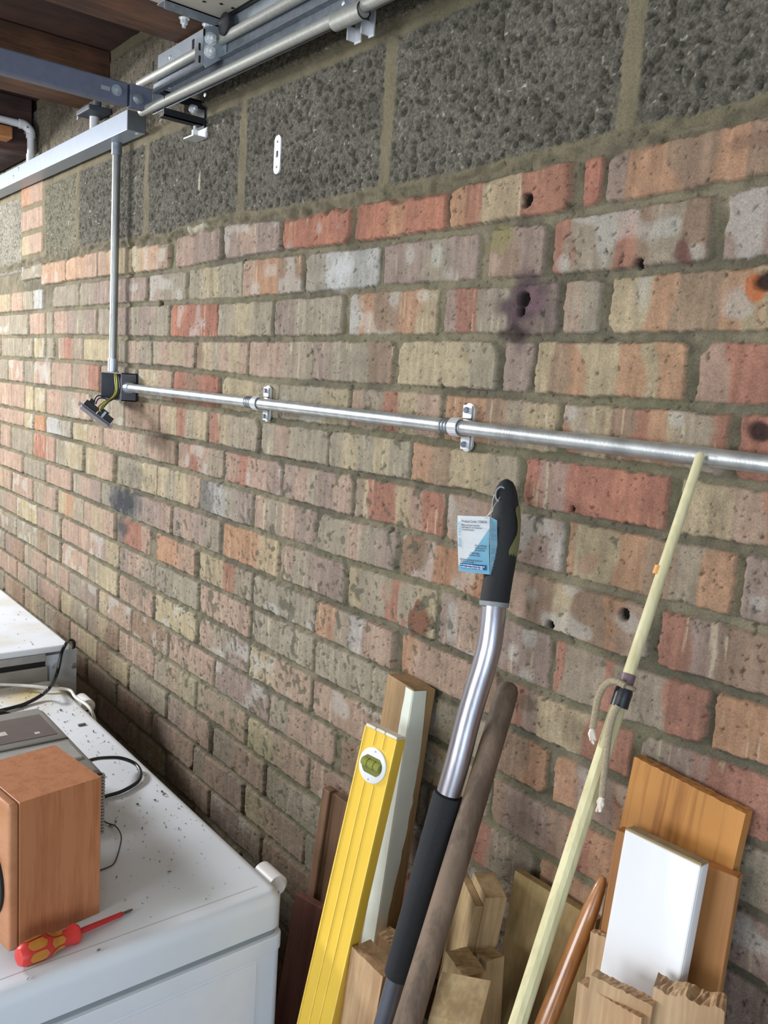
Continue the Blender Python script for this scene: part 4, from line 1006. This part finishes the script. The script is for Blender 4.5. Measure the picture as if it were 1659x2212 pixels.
for A, B in zip(fr, fr[1:]):
    for j in range(3): bm.faces.new((A[j], A[j+1], B[j+1], B[j]))
obj('paint_coat', bm, mat('old_white_paint', (206, 210, 198), 0.55, 0, 0.10, 18, 0.3, 120), t, frame=F)

# spirit level
F, w, L = lean_frame((788, 1560), (860, 1590), (640, 2206), -0.555, 0.20)
t = thing('spirit_level', 'yellow box-section spirit level with round vial window leaning upright', 'spirit level', frame=F)
th = 0.021; Lb = L-0.004
bm = BM(); bbox(bm, 0, w, 0.0008, th, L-1.2 if L > 1.2 else 0.004, Lb, bev=0.002)
lv = obj('level_body', bm, yellow, t, frame=F)
rg = mat('level_rib', (236, 202, 92), 0.4)
for u in (0.055, 0.36, 0.64, 0.985):
    vz = L-0.052
    segs = [(0.004, Lb-0.001)] if u in (0.055, 0.985) else [(0.004, vz-0.0265), (vz+0.0265, Lb-0.001)]
    bm = BM()
    for a, b in segs: bbox(bm, w*u-0.0009, w*u+0.0009, -0.0006, 0.0012, a, b)
    obj('rib', bm, rg, lv, frame=F)
bm = BM()
for a, b in ((0.07, 0.34), (0.38, 0.62), (0.66, 0.98)): bbox(bm, w*a, w*b, -0.0004, 0.004, Lb, L+0.0004, bev=0.0006, seg=1)
bbox(bm, 0.0015, w-0.0015, 0.002, th-0.001, Lb-0.002, L-0.0008, bev=0.001); obj('end_cap', bm, mat('cap_cream', (214, 208, 192), 0.5), t, frame=F)
vc = (w*0.50, L-0.052)
bm = BM(); tube(bm, [(vc[0], 0.004, vc[1]), (vc[0], -0.0014, vc[1]), (vc[0], -0.0022, vc[1])], [0.0250, 0.0250, 0.0238], 40)
vb = obj('vial_bezel', bm, white_pl, t, frame=F, smooth=True)
pts = []
for k in range(13): a = -math.pi*0.30+math.pi*0.60*k/12; pts.append((vc[0]+0.0190*math.cos(a), -0.0028, vc[1]+0.0190*math.sin(a)*0.82))
for k in range(13): a = math.pi*0.70+math.pi*0.60*k/12; pts.append((vc[0]+0.0190*math.cos(a), -0.0028, vc[1]+0.0190*math.sin(a)*0.82))
vw = obj('vial_window', prism(BM(), pts, (0, 0.001, 0)), mat('vial_green', (112, 116, 58), 0.25, 0, 0.15, 60), vb, frame=F)
obj('vial_tube', tube(BM(), [(vc[0]-0.0165, -0.0030, vc[1]+0.002), (vc[0]+0.0165, -0.0030, vc[1]+0.002)], 0.0062, 16), mat('vial_liquid', (136, 140, 66), 0.15), vw, frame=F, smooth=True)
for dx in (-0.0055, 0.0065): obj('vial_line', torus(BM(), (vc[0]+dx, -0.0030, vc[1]+0.002), (1, 0, 0), 0.0063, 0.00035, 20, 6), black_pl, vw, frame=F)
for s in (-1, 1): obj('screw', cyl((vc[0]+s*0.001, -0.0020, vc[1]+s*0.0205), (vc[0]+s*0.001, -0.0026, vc[1]+s*0.0205), 0.0011, 10), galv_dull, vb, frame=F)

# sawn offcuts, left cluster
board('timber_offcut', 'thick sawn pine offcut with stained end beside the spirit level', 'timber', (760, 2045), (828, 2105), (735, 2190), -0.855, 0.08, 0.034, new_pine, group='upright timber offcuts', endr=0.0008, seed=2)
board('timber_offcut', 'reddish-topped pine offcut standing behind the thick one by the level', 'timber', (815, 2018), (872, 2052), (795, 2110), -0.870, 0.05, 0.030, new_pine, group='upright timber offcuts', endr=0.0008, seed=3)
board('timber_offcut', 'narrow pale offcut squeezed behind lower end of the tool pole', 'timber', (845, 2076), (905, 2108), (824, 2180), -0.835, 0.10, 0.012, pale_pine, group='upright timber offcuts', endr=0.0008, seed=4)
# tall notched block
F, w, L = lean_frame((1003, 1884), (1030, 1930), (988, 1960), -0.70, 0.06)
w = 0.050
t = thing('notched_timber', 'tallest pale block of the right cluster with a stepped notch on top', 'timber', frame=F, group='upright timber offcuts')
obj('main_block', box(0, w, 0.012, 0.042, 0.003, L, bev=0.001), pale_pine, t, frame=F)
obj('stepped_cheek', box(-0.016, w, 0, 0.0118, 0.003, L-0.012, bev=0.001), pale_pine, t, frame=F)
board('timber_offcut', 'pale block with torn splintered edge behind the brown wooden shaft', 'timber', (962, 2055), (1002, 2105), (945, 2150), -0.775, 0.06, 0.033, pale_pine, group='upright timber offcuts', endr=0.0008, seed=5)
board('timber_offcut', 'grey-topped block pressed against wall at right of the cluster', 'timber', (1010, 2042), (1050, 2085), (1004, 2150), -0.785, 0.05, 0.028, pale_pine, group='upright timber offcuts', endr=0.0008, seed=6)
F, w, L = lean_frame((935, 2150), (985, 2165), (925, 2200), -0.780, 0.06)
bm = BM(); w = 0.060; th = 0.032
vs0 = [(0, 0, 0.003), (w, 0, 0.003), (w, 0, L-0.016), (0, 0, L-0.028)]; vs1 = [(0, th, 0.003), (w, th, 0.003), (w, th, L+0.024), (0, th, L+0.012)]
A = [bm.verts.new(v) for v in vs0]; B = [bm.verts.new(v) for v in vs1]
bm.faces.new(A); bm.faces.new(B[::-1])
for i in range(4): bm.faces.new((A[i], B[i], B[(i+1) % 4], A[(i+1) % 4]))
bmesh.ops.bevel(bm, geom=list(bm.edges), offset=0.001, segments=1, affect='EDGES')
tag(obj('timber_offcut', bm, pale_pine, frame=F), 'block with sloping cut top in front of the right cluster', 'timber', 'upright timber offcuts')

# old plywood board
board('plywood_board', 'weathered brown board with a split left edge behind the cane', 'board', (1112, 1880), (1290, 1978), (1079, 2080), -0.698, 0.03, 0.012, old_ply, bev=0.0006)
F, w, L = lean_frame((1112, 1880), (1290, 1978), (1079, 2080), -0.698, 0.03)
# pine boards
board('pine_board', 'wide orange pine board leaning highest against wall on the right', 'board', (1370, 1634), (1614, 1741), (1303, 1960), -0.478, 0.05, 0.015, orange_pine, bev=0.001, endr=0.0006, seed=8, nx=26)
board('pine_board', 'lower orange pine board directly behind the white shelf board', 'board', (1331, 1792), (1596, 1895), (1300, 1985), -0.548, 0.11, 0.018, pine_b, bev=0.002)
# white melamine board
F, w, L = lean_frame((1349, 1788), (1516, 1870), (1294, 2095), -0.530, 0.13)
t = thing('white_board', 'white painted shelf board leaning in front of the pine boards', 'board', frame=F)
obj('board_core', box(0.0008, w-0.0008, 0.0008, 0.0172, 0.004, L-0.0006), mat('mdf', (168, 146, 112), 0.8, 0, 0.1, 60), t, frame=F)
bm = BM(); bbox(bm, 0, w, 0, 0.018, 0.003, L-0.0009, bev=0.003, seg=3)
obj('white_coating', bm, mat('white_gloss', (226, 227, 230), 0.3, 0, 0.02, 10), t, frame=F, smooth=True)
obj('top_edge', box(0.002, w-0.0015, 0.0022, 0.0165, L-0.003, L+0.0004), mat('mdf_edge', (150, 132, 100), 0.85, 0, 0.2, 80), t, frame=F)
# offcuts at lower right
gp = 'upright timber offcuts'
board('timber_offcut', 'rough pine batten with nail hole between varnished pole and white board', 'timber', (1276, 2012), (1325, 2034), (1264, 2110), -0.664, 0.12, 0.010, new_pine, group=gp, endr=0.0008, seed=9)
board('timber_offcut', 'pine offcut with splintered back edge directly before the white board', 'timber', (1276, 2106), (1410, 2172), (1262, 2190), -0.652, 0.13, 0.015, new_pine, group=gp, endr=0.0009, seed=10, nx=22)
o, F, w, L = board('timber_offcut', 'frontmost broad sawn offcut with frayed end at bottom right', 'timber', (1248, 2121), (1384, 2212), (1240, 2190), -0.668, 0.14, 0.019, new_pine, group=gp, endr=0.0008, seed=12, nx=22)
for u, dz in ((0.35, 0.036),):
    h_ = obj('nail_hole', cyl((w*u, -0.0006, L-dz), (w*u, 0.002, L-dz), 0.0022, 12), black_pl, o, frame=F)
def stp(u): return 0.0 if u < 0.33 else (-0.010 if u < 0.62 else -0.020)
board('timber_offcut', 'knotty cracked offcut stub at the bottom right corner', 'timber', (1412, 2130), (1565, 2185), (1406, 2200), -0.640, 0.13, 0.030, new_pine, group=gp, endr=0.0012, seed=14, nx=24, steps=lambda u: -0.004*abs(math.sin(u*7)))

# ---- round poles
def pole_pt(px, py, y0, z0, b): return lp(px, py, y0, z0, b)
def extend(a, b_):   # from a through b_ down to the floor
    d = (b_-a).normalized(); return a+d*((ZF+0.012-a.z)/d.z)
# brown shaft
yS, zS, bS = 0.035, -0.446, 0.52
a = pole_pt(1102, 1474, yS, zS, bS); b = pole_pt(904, 2131, yS, zS, bS)
e = extend(a, b); d = (a-e).normalized(); L = (a-e).length
pp = [e, a-d*0.55, a-d*0.03, a-d*0.010, a-d*0.003, a]; rd = [0.0190, 0.0168, 0.0150, 0.0140, 0.0105, 0.004]
tag(obj('wooden_shaft', tube(BM(), pp, rd, 28), wood('ash_shaft', (118, 98, 80), (90, 73, 58), 0.7, 30, 30, dirt=0.35, lines=260), smooth=True), 'grey-brown round wooden tool shaft leaning just right of black pole', 'tool handle')
# silver and black pole
yP, zP, bP = 0.040, -0.181, 0.195
P_ = lambda px, py: pole_pt(px, py, yP, zP, bP)
A0 = P_(1094, 1040)
t = thing('tool_pole', 'silver metal tool pole with black grips leaning on the wall', 'tool pole', P_(837, 2212))
grip_pts = [(1094, 1036), (1094, 1042), (1093.5, 1052), (1092.5, 1068), (1092, 1090), (1092, 1115), (1091, 1145), (1088, 1180), (1083, 1215), (1077, 1245), (1072, 1275), (1068, 1302)]
grip_r = [0.003, 0.0085, 0.0120, 0.0150, 0.0168, 0.0178, 0.0182, 0.0182, 0.0182, 0.0185, 0.0186, 0.0186]
gr = obj('handle_grip', tube(BM(), [P_(*q) for q in grip_pts], grip_r, 32), black_rub, t, smooth=True)
b0, b1 = P_(1068, 1300), P_(1067, 1310)
obj('grip_collar', tube(BM(), [b0, b1], [0.0192, 0.0185], 32), mat('collar_grey', (128, 130, 132), 0.5), t, smooth=True)
tp = [P_(*q) for q in ((1067, 1308), (1064, 1345), (1058, 1390), (1047, 1435), (1030, 1490), (1010, 1560), (990, 1640), (970, 1712))]
obj('upper_tube', tube(BM(), spline(tp, 5), 0.0158, 32), alu, t, smooth=True)
fa, fb = P_(969, 1716), P_(860, 2108)
obj('foam_sleeve', tube(BM(), [fa+(fa-fb).normalized()*0.000, fa+(fb-fa)*0.01, fb-(fb-fa)*0.01, fb], [0.0185, 0.0200, 0.0190, 0.0178], 32), foam, t, smooth=True)
ee = extend(fa, fb)
obj('lower_tube', tube(BM(), [fb, ee], 0.0142, 32), mat('dark_alu', (120, 124, 136), 0.38, 0.9, 0.1, 30), t, smooth=True)
# eyelet, olive inlay
ev = P_(1081.5, 1067.5); vdir = (CAM-ev).normalized(); en = (vdir+Vector((-0.10, 0.0, 0.26))).normalized()
ec = ev+vdir*0.0186
obj('hanging_eyelet', torus(BM(), ec, en, 0.0080, 0.0012, 32, 8, sq=(1.2, 0.78)), mat('eyelet_grey', (140, 142, 146), 0.4), gr, smooth=True)
obj('eyelet_hole', tube(BM(), [ec-en*0.004, ec+en*0.0004], 0.0062, 28), mat('hole_black', (10, 10, 12), 0.9), gr)
bm = BM(); n = 14; rows = []
ctr = [P_(x, y) for x, y in ((1091.5, 1093), (1091.6, 1110), (1091.5, 1130), (1089.5, 1150), (1088, 1170), (1084.5, 1190), (1081.5, 1206))]
ctr = spline(ctr, 3)
for i, cc in enumerate(ctr):
    u = i/(len(ctr)-1); py = 1093+u*113
    rad = np.interp(py, [q[1] for q in grip_pts], grip_r)+0.0018
    axd = (ctr[min(i+1, len(ctr)-1)]-ctr[max(i-1, 0)]).normalized()
    vd_ = (CAM-cc); vd_ = (vd_-axd*vd_.dot(axd)).normalized(); sdv = axd.cross(vd_)
    if sdv.x < 0: sdv = -sdv
    cen = 0.98+0.14*math.sin(u*math.pi*1.2); wd = (0.42+0.10*math.cos(u*6.3+0.3))*math.sqrt(max(0.0, 1-(2*u-1)**6))+0.01
    lo_, hi_ = 1.55-wd*1.9, 1.95
    if u > 0.55: lo_ -= 0.22*math.sin((u-0.55)/0.45*math.pi)
    rows.append([bm.verts.new(cc+(vd_*math.cos(a_)+sdv*math.sin(a_))*rad) for a_ in [lo_+(hi_-lo_)*k/6 for k in range(7)]])
for A, B in zip(rows, rows[1:]):
    for k in range(6): bm.faces.new((A[k], A[k+1], B[k+1], B[k]))
obj('grip_inlay', bm, mat('olive_rubber', (112, 112, 72), 0.6, 0, 0.08, 60), gr, smooth=True)

# ---- swing tag tied to the eyelet
yt = 0.083
TP = lambda px, py, dy=0.0: yp(px, py, -(yt+dy))
cTL, cTR, cBR, cBL = TP(988.5, 1113.5, 0.004), TP(1058, 1116), TP(1058, 1241), TP(991, 1233, 0.004)
tg = thing('swing_tag', 'pale blue and white card product tag tied to the tool handle', 'tag', TP(1023, 1240))
def bil(u, v):   # u right, v down
    bow = math.sin(u*math.pi)*0.0015+math.sin(v*math.pi)*0.001
    p = (cTL*(1-u)+cTR*u)*(1-v)+(cBL*(1-u)+cBR*u)*v
    return p+Vector((0, -bow, 0))
n_t = (cTR-cTL).cross(cBL-cTL).normalized()
if n_t.dot(CAM-cTL) < 0: n_t = -n_t
card = mat('tag_card', (232, 238, 242), 0.6, 0, 0.02, 40); lblue = mat('tag_light_blue', (140, 198, 222), 0.6, 0, 0.06, 40); dblue = mat('tag_dark_blue', (30, 104, 168), 0.6, 0, 0.03, 40)
def patch(uvs, off, m, nm, par, nsub=1):
    bm = BM(); f = [bm.verts.new(bil(u, v)+n_t*off) for u, v in uvs]; bm.faces.new(f)
    return obj(nm, bm, m, par)
def grid_patch(fn, nu, nv, m, nm, par, th=0.0004):
    bm = BM(); g = [[bm.verts.new(fn(i/nu, j/nv)) for i in range(nu+1)] for j in range(nv+1)]
    for j in range(nv):
        for i in range(nu): bm.faces.new((g[j][i], g[j][i+1], g[j+1][i+1], g[j+1][i]))
    bmesh.ops.solidify(bm, geom=list(bm.faces), thickness=th)
    return obj(nm, bm, m, par)
cardo = grid_patch(bil, 10, 12, card, 'card_front', tg)
# diagonal boundary of the blue field
def vb_(u): return 0.93-0.62*u**0.9 if u < 0.08 else 0.865-0.62*(u-0.08)
def bluefn(u, v):
    top = max(0.0, 0.90-0.70*u+0.10*math.sin(u*3.1)) if u > 0.06 else 0.92
    return bil(u, top+(1-top)*v)+n_t*0.0007
grid_patch(bluefn, 16, 8, lblue, 'blue_field', tg, 0.0001)
grid_patch(lambda u, v: bil(0.07+0.86*u, 0.845+0.09*v-0.004*u)+n_t*0.0010, 8, 2, dblue, 'blue_band', tg, 0.0001)
q_tr, q_br, q_tip = TP(1073.5, 1124, -0.010), TP(1075, 1225, -0.009), TP(1072, 1256, -0.010)
def sidefn(u, v):
    a = cTR*(1-v)+cBR*v; b = q_tr*(1-v)+q_br*v
    if v > 0.86: b = b*(1-(v-0.86)/0.14)+q_tip*((v-0.86)/0.14)
    return a*(1-u)+b*u
grid_patch(sidefn, 5, 14, mat('tag_side_blue', (168, 214, 234), 0.6, 0, 0.05, 40), 'card_fold', tg)
def text(s, u, v, size, m, nm='print', par=tg, rot=0.0, sx=1.0, off=0.0013):
    cu = bpy.data.curves.new(nm, 'FONT'); cu.body = s; cu.size = size; cu.align_x = 'LEFT'; cu.offset = 0.00004
    o = bpy.data.objects.new(nm, cu); C.collection.objects.link(o)
    ex = (bil(min(1, u+0.2), v)-bil(u, v)).normalized(); ey = -(bil(u, min(1, v+0.1))-bil(u, v-0.05 if v > 0.9 else v)).normalized(); ey = (ey-ex*ey.dot(ex)).normalized(); ez = ex.cross(ey)
    if ez.dot(n_t) < 0: ez = -ez
    R = Matrix((ex, ey, ez)).transposed().to_4x4() @ Matrix.Rotation(rot, 4, 'Z') @ Matrix.Diagonal((sx, 1, 1, 1))
    dg = bpy.context.evaluated_depsgraph_get(); me = bpy.data.meshes.new_from_object(o.evaluated_get(dg))
    bpy.data.objects.remove(o)
    me.materials.clear(); me.materials.append(m)
    oo = bpy.data.objects.new(nm, me); C.collection.objects.link(oo)
    R.translation = bil(u, v)+n_t*off+Vector((0, 0, H0))
    oo.parent = par; oo.matrix_parent_inverse = W[par.name].inverted(); oo.matrix_basis = R; return oo
ink = mat('ink_dark', (50, 62, 84), 0.7, 0, 0.02); inkb = mat('ink_blue', (96, 160, 190), 0.7, 0, 0.02); inkw = mat('ink_white', (226, 234, 240), 0.7, 0, 0.02)
wd = (cTR-cTL).length
text('Product Code: 730803R', 0.16, 0.115, wd*0.085, ink)
text('Micro serrated stainless', 0.16, 0.175, wd*0.062, ink)
text('steel head for cut resistance', 0.16, 0.215, wd*0.058, ink)
text('in confined spaces', 0.17, 0.255, wd*0.055, ink)
text('Easi reach', 0.125, 0.56, wd*0.15, inkb, rot=math.pi/2)
text('Extra soft feel', 0.60, 0.525, wd*0.060, ink)
text('handle grip for', 0.60, 0.565, wd*0.055, ink)
text('all round use', 0.60, 0.605, wd*0.055, ink)
text('Lightweight', 0.46, 0.66, wd*0.058, ink)
text('aluminium shaft', 0.40, 0.70, wd*0.055, ink)
text('Soft feel, cushioned handle for', 0.08, 0.79, wd*0.062, ink)
text('comfort and strength', 0.09, 0.825, wd*0.055, ink)
text('For more information on our range of', 0.09, 0.882, wd*0.052, inkw, off=0.0016)
text('products, please call 0114 281 4242', 0.09, 0.922, wd*0.052, inkw, off=0.0016)
# lines of small print on the fold
bm = BM()
nf = (cBR-cTR).cross(q_tr-cTR).normalized()
if nf.dot(CAM-cTR) < 0: nf = -nf
for v in (0.20, 0.235, 0.30, 0.33, 0.36, 0.39, 0.50, 0.56, 0.59, 0.62, 0.65, 0.72, 0.75, 0.78, 0.86, 0.89, 0.92):
    u1 = 0.85 if v not in (0.235, 0.50, 0.36) else 0.45
    g = [bm.verts.new(sidefn(u, v+dv)+nf*0.0009) for u, dv in ((0.12, 0), (u1, 0.02), (u1, 0.029), (0.12, 0.009))]; bm.faces.new(g)
obj('small_print', bm, mat('ink_soft', (104, 150, 176), 0.7, 0, 0.02), tg)
bm = tube(BM(), spline([bil(0.86, 0.03)+n_t*0.001, TP(1063, 1105, 0.0), TP(1066, 1095, 0.0), ec+en*0.002+Vector((0, 0, -0.004)), ec-en*0.001], 6), 0.00045, 6)
obj('tie_thread', bm, mat('thread_white', (200, 200, 190), 0.6), tg)
bm = tube(BM(), spline([bil(0.90, 0.03)+n_t*0.001, TP(1062, 1100, -0.002), TP(1064, 1082, -0.012), TP(1068, 1068, -0.016)], 6), 0.00045, 6)
obj('tie_thread', bm, mat('thread_white', (200, 200, 190), 0.6), tg)

# ---- cane with taped joint and cord
yC, zC_, bC = 0.040, -0.125, 0.385
K = lambda px, py, dy=0.0: lp(px, py, yC+dy, zC_, bC)
ct, cj, cb = K(1513, 984), K(1347, 1490), K(1118, 2212)
t = thing('long_cane', 'long pale round cane joined by black tape leaning across conduit', 'cane', K(1118, 2212))
canem = wood('pale_cane', (214, 206, 164), (192, 182, 138), 0.6, 40, 20, dirt=0.12)
canl = mat('cane_low', (206, 198, 150), 0.6, 0, 0.1, 60)
cj2 = K(1360, 1452)
def line(a, b, n): return [a.lerp(b, i/n) for i in range(n+1)]
obj('upper_cane', tube(BM(), [ct+(ct-cj).normalized()*0.003]+[ct]+line(ct, cj, 4)[1:], [0.0025, 0.0048, 0.0053, 0.0057, 0.0060, 0.0062], 10), canem, t, smooth=True)
lo1 = K(1331, 1540); eb = extend(lo1, cb)
obj('lower_cane', tube(BM(), [K(1343, 1500)]+line(lo1, cb, 4)+[eb], [0.0060, 0.0078, 0.0080, 0.0082, 0.0084, 0.0086, 0.0086], 10), canem, t)
tpa, tpb, tpc = K(1359, 1456), K(1351, 1482), K(1337, 1527)
obj('purple_tape', tube(BM(), [tpa, tpb], 0.0072, 20), mat('purple_tape', (104, 78, 84), 0.5), t, smooth=True)
obj('black_tape', tube(BM(), [tpb, tpb.lerp(tpc, .3), tpb.lerp(tpc, .6), tpc], [0.0080, 0.0092, 0.0089, 0.0091], 20), mat('black_tape', (26, 28, 34), 0.35), t, smooth=True)
pa = K(1424, 1231, 0.0); 
obj('orange_patch', tube(BM(), [K(1427, 1224), K(1421, 1242)], 0.0061, 12), mat('orange_patch', (200, 140, 66), 0.5), t, smooth=True)
cordm = mat('beige_cord', (154, 140, 116), 0.85, 0, 0.25, 500, 0.8, 900)
tc_ = thing('tied_cord', 'beige braided cord tied round taped cane joint with frayed ends', 'cord', K(1330, 1500))
ca = spline([K(1350, 1481, 0.012), K(1335, 1473, 0.014), K(1318, 1472, 0.014), K(1302, 1486, 0.012), K(1291, 1512, 0.012), K(1285, 1545, 0.012), K(1280, 1575, 0.012)], 6)
obj('left_strand', tube(BM(), ca, 0.0036, 12), cordm, tc_, smooth=True)
cb2 = spline([K(1335, 1525, 0.012), K(1325, 1545, 0.013), K(1316, 1580, 0.013), K(1311, 1620, 0.013), K(1306, 1665, 0.013), K(1300, 1722, 0.013)], 6)
obj('right_strand', tube(BM(), cb2, 0.0034, 12), cordm, tc_, smooth=True)
obj('knot', torus(BM(), tpb, (tpa-tpb), 0.0090, 0.0024, 24, 8), cordm, tc_, smooth=True)
rr = random.Random(8)
for (a_, b_), nm in ((((1280, 1575), (1281, 1605)), 'frayed_end'), (((1300, 1722), (1292, 1752)), 'frayed_end')):
    bm = BM()
    for k in range(7):
        s = K(a_[0]+rr.uniform(-2, 2), a_[1], 0.012); e1_ = K(b_[0]+rr.uniform(-6, 6), b_[1]+rr.uniform(-8, 4), 0.012+rr.uniform(-.003, .003))
        tube(bm, [s, s.lerp(e1_, .5)+Vector((rr.uniform(-1, 1), 0, 0))*0.002, e1_], [0.0024, 0.0024, 0.001], 7)
    obj(nm, bm, mat('melted_end', (206, 192, 178), 0.4), tc_, smooth=True)
# ---- varnished pole
yV, zV, bV = 0.045, -0.62, 0.42
V_ = lambda px, py: lp(px, py, yV, zV, bV)
va, vb2 = V_(1304, 1894), V_(1181, 2205)
vc1 = V_(1290, 1935); 
d = (vb2-va).normalized(); fl_ = extend(va, vb2)
pts = [va, va+d*0.004, va+d*0.014, va+d*0.035, va+d*0.07, vb2, fl_]
tag(obj('varnished_pole', tube(BM(), pts, [0.0030, 0.0052, 0.0072, 0.0094, 0.0110, 0.0115, 0.0115], 28), wood('varnished_beech', (182, 126, 76), (156, 100, 56), 0.35, 26, 26, coat=0.8, dirt=0.1), smooth=True), 'glossy orange-brown tapered wooden pole left of the white board', 'pole')
